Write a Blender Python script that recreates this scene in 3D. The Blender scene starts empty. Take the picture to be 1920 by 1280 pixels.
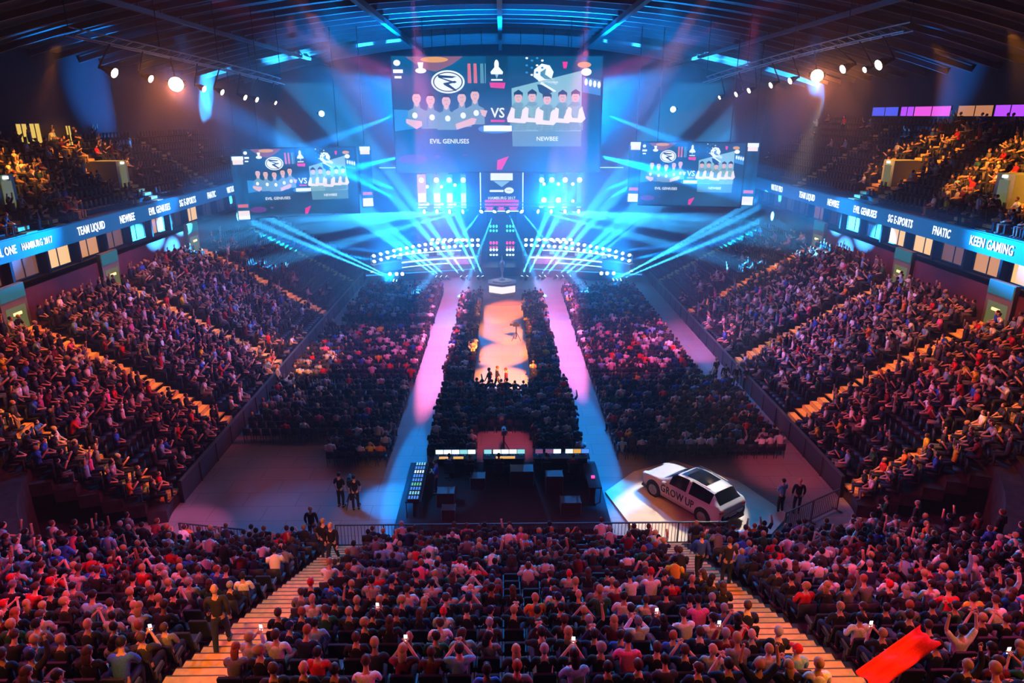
import bpy, bmesh, math, random
import numpy as np
from mathutils import Vector, Matrix
random.seed(7); rng = np.random.default_rng(7)
S = bpy.context.scene
C = S.collection
PI = math.pi

# ------------------------------------------------------------------ camera, haze, exposure
PITCH = math.atan(425/1280); YAW = math.atan(20*math.cos(PITCH)/1280)
cd = bpy.data.cameras.new('camera'); cd.lens = 24; cd.sensor_width = 36; cd.clip_end = 400
cam = bpy.data.objects.new('camera', cd); C.objects.link(cam)
cam.location = (0, 0, 17.1); cam.rotation_euler = (PI/2-PITCH, 0, -YAW); S.camera = cam
S.view_settings.view_transform = 'Standard'; S.view_settings.look = 'None'
S.view_settings.exposure = 0.0; S.view_settings.gamma = 1; S.view_settings.use_curve_mapping = False
W = bpy.data.worlds.new('world'); S.world = W; W.use_nodes = True
nt = W.node_tree; nt.nodes.clear()
wo = nt.nodes.new('ShaderNodeOutputWorld'); wb = nt.nodes.new('ShaderNodeBackground')
wb.inputs[0].default_value = (0.0, 0.0, 0.0, 1); wb.inputs[1].default_value = 0
vs = nt.nodes.new('ShaderNodeVolumeScatter')
HAZE = 0.0004
HAZE_BOXES = ((28, .0018), (42, .0028), (54, .0045), (63, .006))
vs.inputs['Color'].default_value = (.92, .96, 1, 1); vs.inputs['Density'].default_value = HAZE
vs.inputs['Anisotropy'].default_value = .45
nt.links.new(wb.outputs[0], wo.inputs['Surface']); nt.links.new(vs.outputs[0], wo.inputs['Volume'])
cy = S.cycles
cy.max_bounces = 3; cy.diffuse_bounces = 2; cy.glossy_bounces = 2; cy.transmission_bounces = 2
cy.transparent_max_bounces = 16; cy.volume_bounces = 0; cy.caustics_reflective = False; cy.caustics_refractive = False
cy.sample_clamp_indirect = 3; cy.sample_clamp_direct = 0
cy.use_light_tree = True; cy.adaptive_threshold = .02

def aim(o, target):
    d = Vector(target)-o.location
    o.rotation_euler = d.to_track_quat('-Z', 'Y').to_euler()
def spot(loc, target, col, power, deg, blend=.3, radius=.1, name='spot_light'):
    l = bpy.data.lights.new(name, 'SPOT'); l.color = col; l.energy = power
    l.spot_size = math.radians(deg); l.spot_blend = blend; l.shadow_soft_size = radius
    o = bpy.data.objects.new(name, l); C.objects.link(o); o.location = loc; aim(o, target)
    return o
BLUE = (.0, .27, 1.0); CYAN = (.03, .42, 1.0); PINK = (1, .12, .2); PINKV = (1, .16, .42); ORANGE = (1, .24, .03); AMBER = (1, .31, .02); MAG = (1, .05, .26); MAGR = (1, .07, .12); TEAL = (.0, .22, .7); RUNW = (1, .24, .03)

def slit(loc, target, col, power, deg, sx, blend=.5, radius=.06):
    # added bare spot, squeezed by its object scale into a long cone, sx = width of the slit against its length
    o = spot(loc, target, col, power, deg, blend, radius); o.scale = (sx, 1, 1); return o
# wash lights: bare spots without fixtures, several added to tint stands, floor and aisles
def wash():
    # warm house lights above the two side stands, lighting terraces, stairs and doorways from above
    for y, p in ((14, 1.0), (24, 1.0), (34, 1.0), (44, .9), (54, .6)):
        for sx in (-1, 1):
            spot((sx*20.5, y, 19.5), (sx*25.5, y+1, 6), ORANGE, 9000*p, 50, .9, .08)
            spot((sx*-11, y+3, 21.5), (sx*20.5, y+2, 3.6), MAGR if p > .9 else MAG, 30000*p, 26, .7, .05)
    # amber over upper tiers
    for y, p in ((28, 1.), (36, 1.2), (42, .9), (52, .8)):
        for sx in (-1, 1):
            spot((sx*24, y-1, 21), (sx*31, y+1, 14), AMBER, (15000 if sx < 0 else 24000)*p, 44, .8, .08)
    # near stand, from over the camera
    spot((-13, 3, 22), (-7, 11, 5), ORANGE, 5500, 50, .9, .08)
    spot((13, 3, 22), (8, 11, 5), ORANGE, 5500, 50, .9, .08)
    spot((-22, 14, 19), (-3, 14, 4), MAG, 11500, 60, .8, .06)
    spot((22, 14, 19), (3, 14, 4), MAG, 11500, 60, .8, .06)
    pass
    # centre of the floor: orange runway, pink aisles
    for k, (y, dg, p) in enumerate(((43.5, 8, 520), (48.5, 8, 560), (54, 7, 640), (60, 6.5, 800))):
        spot(((8, -8)[k % 2], 25, 23), (.1, y, 0), RUNW, p*1000, dg, .6, .05)
    for sx in (-1, 1): spot((sx*4, 24, 23), (sx*8.6+.4, 48, 0), MAG, 52000 if sx > 0 else 30000, 20, 1, .06)
    slit((-4.8, 41, 23.5), (-4.8, 54, 0), PINKV, 170000, 84, .075)
    slit((5.0, 43, 23.5), (5.05, 57, 0), PINKV, 170000, 84, .075)
    slit((-4.8, 30, 22.5), (-4.8, 30, 0), BLUE, 45000, 34, .14)
    slit((5.0, 30, 22.5), (5.0, 33, 0), BLUE, 45000, 44, .12)
    for sx in (-1, 1):
        for y in (27.6, 35.2, 44.6, 57.3): slit((sx*9, y, 23), (sx*20.7, y, 3.5), AMBER, 26000, 34, .13)
        slit((sx*6.4, 3, 22), (sx*6.4, 14, 4.5), AMBER, 14000, 50, .14)
    spot((10, 29, 21.5), (14.8, 51, 0), PINKV, 90000, 15, .6, .12)
    spot((-8, 29, 21.5), (-14.7, 46, 0), ORANGE, 60000, 16, .6, .12)
    pass
    spot((2, 20, 22), (0, 33.5, 0), PINK, 26000, 9, .6, .1)
    spot((-6, 12, 21), (-13.7, 25.3, 0), PINKV, 26000, 10, .6, .08)
    spot((-4, 12, 22), (-10.5, 29, 0), PINK, 7000, 12, .8, .08)
    spot((8, 12, 22), (14.3, 31, 0), PINK, 22000, 10, .8, .08)
    # blue from the roof down the aisles, and from the stage side over the near stand
    for sx in (-1, 1):
        spot((sx*13, 36, 22), (sx*5.2, 28, 0), BLUE, 60000, 8, .7, .12)
        spot((sx*16, 37, 22), (sx*8, 25, 0), BLUE, 12000, 24, .9, .12)
        spot((sx*9, 41, 23), (sx*5.5, 13, 4.5), TEAL, 36000, 44, .9, .08)
        spot((sx*11, 43, 23), (sx*20, 22, 4), TEAL, 22000, 40, .9, .08)
        spot((sx*4, 47, 23), (sx*19, 45, 3), BLUE, 26000, 52, .9, .12)
        spot((sx*3, 50, 24), (sx*9, 48, 0), BLUE, 9000, 50, .9, .12)
    # white key on the show car
    spot((17, 38, 18), (8.4, 27.2, .8), (1, .84, .6), 30000, 15, .3, .06)
wash()

# ------------------------------------------------------------------ materials
MATS = {}
def mat(name, col, rough=.7, metal=0, emit=None, strength=0, noise=0, scale=8, coat=0, sample_light=False, spec=.3):
    if name in MATS: return MATS[name]
    m = bpy.data.materials.new(name); m.use_nodes = True
    n = m.node_tree; b = n.nodes['Principled BSDF']
    b.inputs['Base Color'].default_value = (*col, 1); b.inputs['Roughness'].default_value = rough
    b.inputs['Metallic'].default_value = metal; b.inputs['Specular IOR Level'].default_value = spec
    b.inputs['Coat Weight'].default_value = coat
    if noise:
        t = n.nodes.new('ShaderNodeTexCoord'); z = n.nodes.new('ShaderNodeTexNoise'); z.inputs['Scale'].default_value = scale
        r = n.nodes.new('ShaderNodeValToRGB')
        r.color_ramp.elements[0].color = (*[c*(1-noise) for c in col], 1); r.color_ramp.elements[1].color = (*[min(1, c*(1+noise)) for c in col], 1)
        r.color_ramp.elements[0].position = .35; r.color_ramp.elements[1].position = .65
        n.links.new(t.outputs['Object'], z.inputs['Vector']); n.links.new(z.outputs['Fac'], r.inputs[0]); n.links.new(r.outputs[0], b.inputs['Base Color'])
    if emit:
        b.inputs['Emission Color'].default_value = (*emit, 1); b.inputs['Emission Strength'].default_value = strength
        if not sample_light: m.cycles.emission_sampling = 'NONE'
    MATS[name] = m; return m
def glow(name, col, strength=1.0): return mat(name, (.01, .01, .01), .5, emit=col, strength=strength)
def cloth(name, col): return mat(name, col, .85, noise=.15, scale=30)
def tint_mat(name, attr, rough=.8):
    m = bpy.data.materials.new(name); m.use_nodes = True; n = m.node_tree; b = n.nodes['Principled BSDF']
    a = n.nodes.new('ShaderNodeAttribute'); a.attribute_name = attr
    n.links.new(a.outputs['Color'], b.inputs['Base Color']); b.inputs['Roughness'].default_value = rough
    b.inputs['Specular IOR Level'].default_value = .25
    return m
STEEL = mat('dark_steel', (.05, .05, .055), .45, .6)
BLACK = mat('black_plastic', (.015, .015, .018), .5)
TRUSS = mat('aluminium_truss', (.35, .35, .37), .4, .7)

# ------------------------------------------------------------------ mesh helpers
class MB:
    def __init__(s): s.v = []; s.f = []; s.m = []; s.mats = []; s.cur = 0
    def use(s, m):
        if m not in s.mats: s.mats.append(m)
        s.cur = s.mats.index(m); return s
    def add(s, vs_, fs):
        o = len(s.v); s.v += [tuple(p) for p in vs_]; s.f += [tuple(i+o for i in f) for f in fs]; s.m += [s.cur]*len(fs); return s
    def box(s, c, size, rz=0, M=None):
        x, y, z = [a/2 for a in size]
        P = [Vector((a*x, b*y, d*z)) for d in (-1, 1) for a, b in ((-1, -1), (1, -1), (1, 1), (-1, 1))]
        R = M or Matrix.Rotation(rz, 3, 'Z')
        P = [R @ p + Vector(c) for p in P]
        return s.add(P, [(3, 2, 1, 0), (4, 5, 6, 7), (0, 1, 5, 4), (1, 2, 6, 5), (2, 3, 7, 6), (3, 0, 4, 7)])
    def bx(s, x0, x1, y0, y1, z0, z1): return s.box(((x0+x1)/2, (y0+y1)/2, (z0+z1)/2), (x1-x0, y1-y0, z1-z0))
    def tube(s, pts, rad, n=8, cap=True, sx=1.0, sy=1.0):
        pts = [Vector(p) for p in pts]
        if not isinstance(rad, (list, tuple)): rad = [rad]*len(pts)
        o = len(s.v); prev = None
        for i, p in enumerate(pts):
            d = (pts[min(i+1, len(pts)-1)]-pts[max(i-1, 0)]).normalized()
            if prev is None:
                up = Vector((1, 0, 0)) if abs(d.x) < .9 else Vector((0, 1, 0))
                prev = (up - d*up.dot(d)).normalized()
            a = (prev - d*prev.dot(d)).normalized(); b = d.cross(a); prev = a
            for k in range(n):
                t = 2*PI*k/n
                s.v.append(tuple(p + a*(math.cos(t)*rad[i]*sx) + b*(math.sin(t)*rad[i]*sy)))
        nf = 0
        for i in range(len(pts)-1):
            for k in range(n):
                k2 = (k+1) % n
                s.f.append((o+i*n+k, o+i*n+k2, o+(i+1)*n+k2, o+(i+1)*n+k)); nf += 1
        if cap:
            s.f.append(tuple(o+k for k in reversed(range(n)))); s.f.append(tuple(o+(len(pts)-1)*n+k for k in range(n))); nf += 2
        s.m += [s.cur]*nf; return s
    def ball(s, c, r, nu=10, nv=6, M=None, z0=-1.0):
        """ellipsoid; z0 cuts the lower part away"""
        r = r if isinstance(r, (tuple, list)) else (r, r, r)
        o = len(s.v); c = Vector(c); t0 = math.acos(max(-1, z0))
        for j in range(nv+1):
            t = t0*j/nv
            for k in range(nu):
                a = 2*PI*k/nu
                p = Vector((math.sin(t)*math.cos(a)*r[0], math.sin(t)*math.sin(a)*r[1], math.cos(t)*r[2]))
                s.v.append(tuple((M @ p if M else p)+c))
        for j in range(nv):
            for k in range(nu):
                k2 = (k+1) % nu
                s.f.append((o+j*nu+k, o+(j+1)*nu+k, o+(j+1)*nu+k2, o+j*nu+k2)); s.m.append(s.cur)
        return s
    def prism(s, poly, z0, z1):
        n = len(poly)
        return s.add([(x, y, z0) for x, y in poly]+[(x, y, z1) for x, y in poly],
                     [tuple(reversed(range(n))), tuple(range(n, 2*n))]+[(i, (i+1) % n, n+(i+1) % n, n+i) for i in range(n)])
    def mesh(s, name, m=None, smooth=False):
        me = bpy.data.meshes.new(name); me.from_pydata(s.v, [], s.f)
        for k in (s.mats or [m]): me.materials.append(k)
        me.polygons.foreach_set('material_index', s.m if s.mats else [0]*len(s.f))
        if smooth: me.polygons.foreach_set('use_smooth', [True]*len(s.f))
        me.update(); return me
    def build(s, name, m=None, parent=None, smooth=False, label=None):
        o = bpy.data.objects.new(name, s.mesh(name, m, smooth)); C.objects.link(o)
        if parent: o.parent = parent
        if label: o['label'] = label
        return o
def tag(o, label, cat, group=None, kind=None):
    o['label'] = label; o['category'] = cat
    if group: o['group'] = group
    if kind: o['kind'] = kind
    return o
def struct(o): o['kind'] = 'structure'; return o
def thing(name, label, cat, loc=(0, 0, 0), rz=0, group=None):
    o = bpy.data.objects.new(name, None); C.objects.link(o); o.empty_display_size = .2
    o.location = loc; o.rotation_euler = (0, 0, rz); return tag(o, label, cat, group)
def copy_tree(o, parent=None):
    c = o.copy(); C.objects.link(c)
    if parent: c.parent = parent
    for ch in list(KIDS.get(o.name, ())) or [k for k in o.children]: copy_tree(ch, c)
    return c
KIDS = {}
def text_mesh(txt, size, name='lettering', extrude=.01, spacing=1.0):
    cu = bpy.data.curves.new(name, 'FONT'); cu.body = txt; cu.size = size; cu.align_x = 'CENTER'; cu.align_y = 'CENTER'
    cu.extrude = extrude; cu.resolution_u = 2; cu.space_character = spacing; cu.offset = size*.014
    o = bpy.data.objects.new(name, cu); C.objects.link(o)
    bpy.context.view_layer.update()
    me = bpy.data.meshes.new_from_object(o.evaluated_get(bpy.context.evaluated_depsgraph_get()))
    bpy.data.objects.remove(o); me.name = name
    return me

# ------------------------------------------------------------------ the bowl
LX, RX, NY, CR = -15.0, 16.0, 23.6, 4.0           # left edge, right edge, near edge of the floor, corner radius
RD, Z0 = .8, .6                                    # row depth, height of the first row
SS, SN = .565, .45                                 # slopes of side and near stands
NSIDE, NNEAR = 13, 21
CL, CRT = (LX+CR, NY+CR), (RX-CR, NY+CR)
def bowl(block, t, d):
    """point of the bowl: t along the row, d outwards; returns x, y, slope, facing angle (inwards)"""
    if block == 'left': return LX-d, t, SS, 0.0
    if block == 'right': return RX+d, t, SS, PI
    if block == 'near': return t, NY-d, SN, PI/2
    s = SS+(SN-SS)*t
    if block == 'corner_left':
        a = PI+t*PI/2; return CL[0]+(CR+d)*math.cos(a), CL[1]+(CR+d)*math.sin(a), s, a-PI
    a = -t*PI/2; return CRT[0]+(CR+d)*math.cos(a), CRT[1]+(CR+d)*math.sin(a), s, a+PI
def row_z(slope, i): return Z0+slope*RD*i
SIDE_AISLES = (27.6, 35.2, 44.6, 57.3, 69.0)
NEAR_AISLES = (-6.3, 6.6)
YEND = 78.0
CONCRETE = mat('dark_concrete', (.022, .022, .028), .8, noise=.3, scale=3)
def terrace(name, block, t0, t1, nt_, rows, skip=lambda t, i: False):
    mb = MB()
    for k in range(nt_):
        ta, tb = t0+(t1-t0)*k/nt_, t0+(t1-t0)*(k+1)/nt_
        for i in rows:
            if skip((ta+tb)/2, i): continue
            P = []
            for t, d in ((ta, i*RD), (tb, i*RD), (tb, (i+1)*RD), (ta, (i+1)*RD)):
                x, y, s, _ = bowl(block, t, d); x = max(-25.9, min(26.9, x)); P.append((x, y, s))
            z = [row_z(p[2], i) for p in P]; zb = [max(0, q-RD*.7) if i else 0 for q in z]
            if skip((ta+tb)/2, i-1) and i: zb = [0]*4
            V = [(p[0], p[1], q) for p, q in zip(P, z)]+[(p[0], p[1], q) for p, q in zip(P, zb)]
            mb.add(V, [(0, 1, 2, 3), (4, 5, 1, 0), (5, 6, 2, 1), (7, 4, 0, 3)])
    return struct(mb.build(name, CONCRETE))
VOM = (.18, .62, 6)                                 # the corner entrances: t range and rows left out
voms = lambda t, i: VOM[0] < t < VOM[1] and i < VOM[2]
terrace('terrace_left', 'left', NY+CR, YEND, 8, range(NSIDE))
terrace('terrace_right', 'right', NY+CR, YEND, 8, range(NSIDE))
terrace('terrace_near', 'near', CL[0], CRT[0], 2, range(NNEAR))
terrace('terrace_corner_left', 'corner_left', 0, 1, 25, range(NNEAR), voms)
terrace('terrace_corner_right', 'corner_right', 0, 1, 25, range(NNEAR), voms)

# floor
fm = bpy.data.materials.new('hall_floor'); fm.use_nodes = True; n = fm.node_tree; b = n.nodes['Principled BSDF']
tc = n.nodes.new('ShaderNodeTexCoord'); br = n.nodes.new('ShaderNodeTexBrick')
br.inputs['Color1'].default_value = (.23, .22, .22, 1); br.inputs['Color2'].default_value = (.26, .25, .245, 1); br.inputs['Mortar'].default_value = (.15, .145, .145, 1)
br.inputs['Scale'].default_value = .5; br.inputs['Mortar Size'].default_value = .008; br.inputs['Brick Width'].default_value = 1.2; br.inputs['Row Height'].default_value = .6
n.links.new(tc.outputs['Object'], br.inputs['Vector']); n.links.new(br.outputs['Color'], b.inputs['Base Color']); b.inputs['Roughness'].default_value = .55
struct(MB().bx(-27, 28, 2, 98, -.2, 0).build('floor', fm))

# stairs in the aisles: two treads to each row
STAIR = mat('yellow_stair_treads', (.66, .40, .12), .7, noise=.12, scale=6)
EDGE = mat('stair_nosing', (.08, .07, .06), .6)
def stairs(block, t, rows, width=1.15, label=''):
    mb = MB(); mb.use(STAIR); mb.use(EDGE)
    for i in rows:
        for h in (0, 1):
            d0 = (i+h*.5)*RD; d1 = d0+RD*.5
            x, y, s, a = bowl(block, t, (d0+d1)/2); z = row_z(s, i)+(s*RD*.5*h)+.02
            z1 = z+.0
            mb.use(STAIR).box((x, y, z-.09), (RD*.5, width, .22), a)
            nx, ny = math.cos(a), math.sin(a)
            mb.use(EDGE).box((x+nx*RD*.235, y+ny*RD*.235, z+.022), (.03, width, .006), a)
    o = mb.build('staircase'); struct(o); return o
for y in SIDE_AISLES:
    for blk in ('left', 'right'): stairs(blk, y, range(NSIDE))
for x in NEAR_AISLES: stairs('near', x, range(NNEAR), 1.2)

# hall shell: walls under and over the ribbon boards, upper tiers, roof
PURPLE = mat('plum_wall_panels', (.10, .03, .055), .8, noise=.15, scale=1)
DARKW = mat('dark_wall', (.012, .018, .028), .9)
for sx, X, nm in ((-1, -26.0, 'left'), (1, 27.0, 'right')):
    o = MB()
    o.bx(min(X, X+sx*.4), max(X, X+sx*.4), 2, YEND+2, 0, 8.3)
    struct(o.build('wall_'+nm, PURPLE))
    o = MB()                                                     # recess of the boxes: sill, back, roof slab
    o.bx(min(X, X+sx*2.4), max(X, X+sx*2.4), 2, YEND+2, 8.1, 8.3)
    o.bx(min(X+sx*.9, X+sx*2.4), max(X+sx*.9, X+sx*2.4), 2, YEND+2, 8.3, 9.9)
    o.bx(min(X+sx*.5, X+sx*2.4), max(X+sx*.5, X+sx*2.4), 2, YEND+2, 9.9, 10.7)
    k = 18
    while k < YEND:
        o.bx(min(X+sx*.45, X+sx*.95), max(X+sx*.45, X+sx*.95), k-.1, k+.1, 8.3, 9.9); k += 3.1
    struct(o.build('wall_boxes_'+nm, DARKW))
UX0, UX1, UZ0, US = 26.3, 35.0, 10.9, .65
UROWS = 10
U_AISLES = (38.3, 40.9, 50.6, 53.3, 64.0)
def urows(sx): return UROWS if sx > 0 else 8
def upper(sx, y, i):
    return (sx*(UX0+.3+i*.85)+(.5), y, UZ0+US*.85*i)
for sx, nm in ((-1, 'left'), (1, 'right')):
    mb = MB()
    for i in range(urows(sx)):
        x, _, z = upper(sx, 0, i); x1 = x+sx*.85
        mb.bx(min(x, x1), max(x, x1), 18, 80, z-.8, z)
    struct(mb.build('terrace_upper_'+nm, CONCRETE))
    mb = MB(); xw = upper(sx, 0, urows(sx))[0]
    mb.bx(min(xw, xw+sx*.4), max(xw, xw+sx*.4), 2, 98, 10, 22)
    struct(mb.build('wall_upper_'+nm, DARKW))
    for y in U_AISLES:
        mb = MB()
        for i in range(urows(sx)):
            for h in (0, 1):
                x, _, z = upper(sx, 0, i); xx = x+sx*(.2+.42*h)
                mb.use(STAIR).box((xx, y, z+.02+.27*h-.08), (.425, .95, .2))
                mb.use(EDGE).box((xx-sx*.19, y, z+.02+.27*h+.023), (.03, .95, .006))
        struct(mb.build('staircase'))
struct(MB().bx(-38, 39, 97, 97.4, 0, 26).build('wall_back', DARKW))
# arched roof skin
def roof_z(x): return 25.6-6.2*(x/38)**2
ROOF = mat('dark_roof_sheet', (.05, .065, .08), .6, noise=.2, scale=.6)
mb = MB(); N = 24
xs = [-38+77*k/N for k in range(N+1)]
mb.add([(x, y, roof_z(x)+.5) for y in (2, 98) for x in xs], [(k, k+1, N+1+k+1, N+1+k) for k in range(N)])
mb.add([(x, y, roof_z(x)+.7) for y in (2, 98) for x in xs], [(k+1, k, N+1+k, N+1+k+1) for k in range(N)])
struct(mb.build('ceiling', ROOF))
BEAM = mat('roof_steel', (.16, .19, .22), .45, .4)
for j, y in enumerate(np.arange(34, 97, 3.0)):
    mb = MB()
    for k in range(N):
        x0, x1 = xs[k], xs[k+1]; z0_, z1_ = roof_z(x0), roof_z(x1)
        mb.add([(x0, y-.09, z0_), (x1, y-.09, z1_), (x1, y+.09, z1_), (x0, y+.09, z0_), (x0, y-.09, z0_+.4), (x1, y-.09, z1_+.4), (x1, y+.09, z1_+.4), (x0, y+.09, z0_+.4)],
               [(3, 2, 1, 0), (0, 1, 5, 4), (2, 3, 7, 6)])
    struct(mb.build('roof_beam', BEAM))
for x, r in ((-22, .14), (-10.2, .22), (-.1, .2), (10.2, .22), (22, .14)):
    mb = MB(); z = roof_z(x)-.35
    mb.bx(x-r, x+r, 32, 96.5, z-r, z+r)
    for y in np.arange(34, 96, 3): mb.bx(x-r*.4, x+r*.4, y-.05, y+.05, z, z+.5)
    struct(mb.build('roof_beam', BEAM))

# box windows with warm rooms behind (lit), doorways at the heads of the stairs
warm = [glow('room_glow_bright', (1, .58, .22), 1.0), glow('room_glow_amber', (1, .42, .13), .65), glow('room_glow_dim', (.8, .3, .15), .22), glow('room_glow_dark', (.3, .12, .12), .06)]
GLASSF = mat('window_frame', (.04, .04, .045), .5, .3)
wn = 0
def window(x, y0, y1, z0, z1, m, sx):
    global wn
    wn += 1
    a, b_ = min(x, x+sx*.04), max(x, x+sx*.04)
    o = struct(MB().bx(a, b_, y0, y1, z0, z1).build('window_%d' % wn, m))
    f = MB(); t = .05
    for p in ((y0, y1, z0-t, z0), (y0, y1, z1, z1+t), (y0-t, y0, z0-t, z1+t), (y1, y1+t, z0-t, z1+t), ((y0+y1)/2-.03, (y0+y1)/2+.03, z0, z1)):
        f.bx(min(x-sx*.04, x+sx*.04), max(x-sx*.04, x+sx*.04), *p)
    f.build('window_frame', GLASSF, o)
pat_l = [2, 1, 0, 3, 1, 2, 2, 0, 1, 2, 3, 1, 3, 0, 3, 3, 3, 3]
pat_r = [1, 2, 1, 0, 1, 0, 1, 2, 0, 0, 3, 2, 3, 2, 3, 3, 3, 3]
for k in range(18):
    y = 18+3.1*k
    window(-26.0-.84, y+.3, y+2.6, 8.42, 9.6, warm[pat_l[k]], -1)
    window(27.0+.84, y+.3, y+2.6, 8.42, 9.6, warm[pat_r[k]], 1)
purp = [glow('club_purple', (.42, .06, 1), 1.3), glow('club_magenta', (.9, .1, .8), 1.0), glow('club_orange', (.9, .35, .15), .6), glow('club_blue', (.08, .12, 1), .9)]
xw = upper(1, 0, UROWS)[0]
for y0, y1, m in ((64, 68.5, 3), (56.5, 61.5, 1), (61.6, 63.6, 0), (51.6, 55.6, 2), (48.2, 51.4, 0), (46.6, 48, 1), (43.4, 44.6, 2), (40.8, 43.2, 3), (38, 40.6, 3)):
    window(xw-.03, y0, y1, 17.0, 17.75, purp[m], 1)
xw2 = upper(-1, 0, 8)[0]
yel = glow('yellow_lit_window', (.95, .62, .12), .85)
for y0, y1, z0, z1 in ((48.9, 50.0, 15.2, 16.5), (50.3, 51.4, 15.2, 16.5), (54.4, 55.0, 14.9, 16.3)):
    window(xw2+.03, y0, y1, z0, z1, yel, -1)
DOORL = glow('doorway_glow', (.42, .44, .15), .28); TEALP = glow('teal_panel_glow', (.03, .30, .32), .35); SIGN = glow('exit_lamp', (1, .8, .3), 1.6)
PORT = mat('portal_wall', (.16, .17, .12), .8)
dn = 0
for y in SIDE_AISLES[:4]:
    for sx, X in ((-1, -26.0), (1, 27.0)):
        dn += 1
        zt = row_z(SS, NSIDE-1)
        p = MB(); xa = X-sx*.25
        p.bx(min(X, xa), max(X, xa), y-1.0, y+1.0, zt-.4, 8.6)
        o = struct(p.build('door_%d' % dn, PORT))
        MB().bx(min(xa, xa-sx*.03), max(xa, xa-sx*.03), y-.75, y+.75, zt, zt+1.45).build('doorway', DOORL, o)
        MB().bx(min(xa, xa-sx*.05), max(xa, xa-sx*.05), y-.95, y+.95, 7.85, 8.55).build('teal_panel', TEALP, o)
        MB().bx(min(xa-sx*.04, xa-sx*.1), max(xa-sx*.04, xa-sx*.1), y-.3, y+.3, zt+1.0, zt+1.15).build('lamp', SIGN, o)
# stair-head kiosks of the upper tier
for y in (39.6, 52.0):
    for sx in (-1, 1):
        x, _, z = upper(sx, 0, 2)
        mb = MB().box((x+sx*1.0, y, z+.9), (1.9, 1.5, 2.0))
        o = struct(mb.build('door_%d' % (dn := dn+1), mat('kiosk_grey', (.22, .3, .27), .7)))
        MB().box((x+sx*.02, y, z+.8), (.06, .8, 1.5)).build('doorway', DOORL, o)
        MB().box((x-.0, y, z+1.75), (.14, .3, .14)).build('lamp', glow('kiosk_lamp', (1, 1, .7), 4), o)

# ------------------------------------------------------------------ ribbon boards
RIB = glow('ribbon_blue', (.0, .12, .38), .55); WHITE = glow('led_white', (.8, .9, 1), 1.7)
def ribbon(sx, X, words):
    t = thing('ribbon_board', 'long blue LED ribbon board with white team names along the %s balcony' % ('left' if sx < 0 else 'right'), 'LED board')
    MB().bx(min(X, X+sx*.12), max(X, X+sx*.12), 16, 74, 9.75, 10.85).build('screen', RIB, t)
    MB().bx(min(X+sx*.13, X+sx*.3), max(X+sx*.13, X+sx*.3), 16, 74, 9.7, 10.9).build('housing', STEEL, t)
    for w, px, size in words:
        depth = 1280*abs(X)/abs(px-940); y = (depth-2.15)/math.cos(PITCH)
        o = bpy.data.objects.new('lettering', text_mesh(w, size*1.25, spacing=1.08)); C.objects.link(o); o.parent = t; o.scale = (.66, 1, 1)
        o.data.materials.append(WHITE); o.location = (X-sx*.03, y, 10.3)
        o.rotation_euler = (PI/2, 0, PI/2 if sx < 0 else -PI/2); o['label'] = 'white lettering ' + w
    return t
ribbon(-1, -25.9, [('ESL ONE', 18, .5), ('HAMBURG 2017', 77, .42), ('TEAM LIQUID', 177, .56), ('NEWBEE', 243, .58), ('EVIL GENIUSES', 303, .58), ('SG E-SPORTS', 355, .6), ('FNATIC', 399, .6), ('VIRTUS PRO', 438, .6)])
ribbon(1, 26.75, [('KEEN GAMING', 1866, .6), ('FNATIC', 1772, .58), ('SG E-SPORTS', 1693, .58), ('EVIL GENIUSES', 1626, .58), ('NEWBEE', 1566, .6), ('TEAM LIQUID', 1516, .6), ('VIRTUS PRO', 1459, .6)])

# ------------------------------------------------------------------ screens
WSTR = glow('picture_white', (.88, .93, 1), 1.25)
PIC = dict(w=WSTR, skin=glow('picture_skin', (.95, .55, .52), 1), hair=glow('picture_dark', (.0, .03, .07), .6), jersey=glow('picture_jersey', (.22, .46, .6), .85),
           pale=glow('picture_pale', (.32, .66, .72), .9), pale2=glow('picture_pale_dim', (.14, .42, .55), .8), pink=glow('picture_pink', (1, .03, .3), 1.0),
           purple=glow('picture_purple', (.2, .08, .4), .7), blue=glow('picture_light_blue', (.03, .33, .75), .9), orange=glow('picture_orange', (.95, .42, .1), .9), red=glow('picture_red', (.9, .2, .25), .9),
           navy=glow('picture_navy', (0, .06, .14), .7), sleeve=glow('picture_sleeve', (1, .86, .86), 1.1), rose=glow('picture_rose', (.35, .14, .2), .8))
SCR = bpy.data.materials.new('screen_picture_background'); SCR.use_nodes = True
n = SCR.node_tree; b = n.nodes['Principled BSDF']; b.inputs['Base Color'].default_value = (.01, .01, .01, 1)
tc = n.nodes.new('ShaderNodeTexCoord'); nz = n.nodes.new('ShaderNodeTexNoise'); nz.inputs['Scale'].default_value = 2.2
rp = n.nodes.new('ShaderNodeValToRGB'); rp.color_ramp.elements[0].color = (.0, .05, .12, 1); rp.color_ramp.elements[1].color = (.0, .15, .34, 1)
rp.color_ramp.elements[0].position = .35; rp.color_ramp.elements[1].position = .7
n.links.new(tc.outputs['Generated'], nz.inputs['Vector']); n.links.new(nz.outputs['Fac'], rp.inputs[0]); n.links.new(rp.outputs[0], b.inputs['Emission Color'])
b.inputs['Emission Strength'].default_value = .8; SCR.cycles.emission_sampling = 'NONE'
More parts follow.
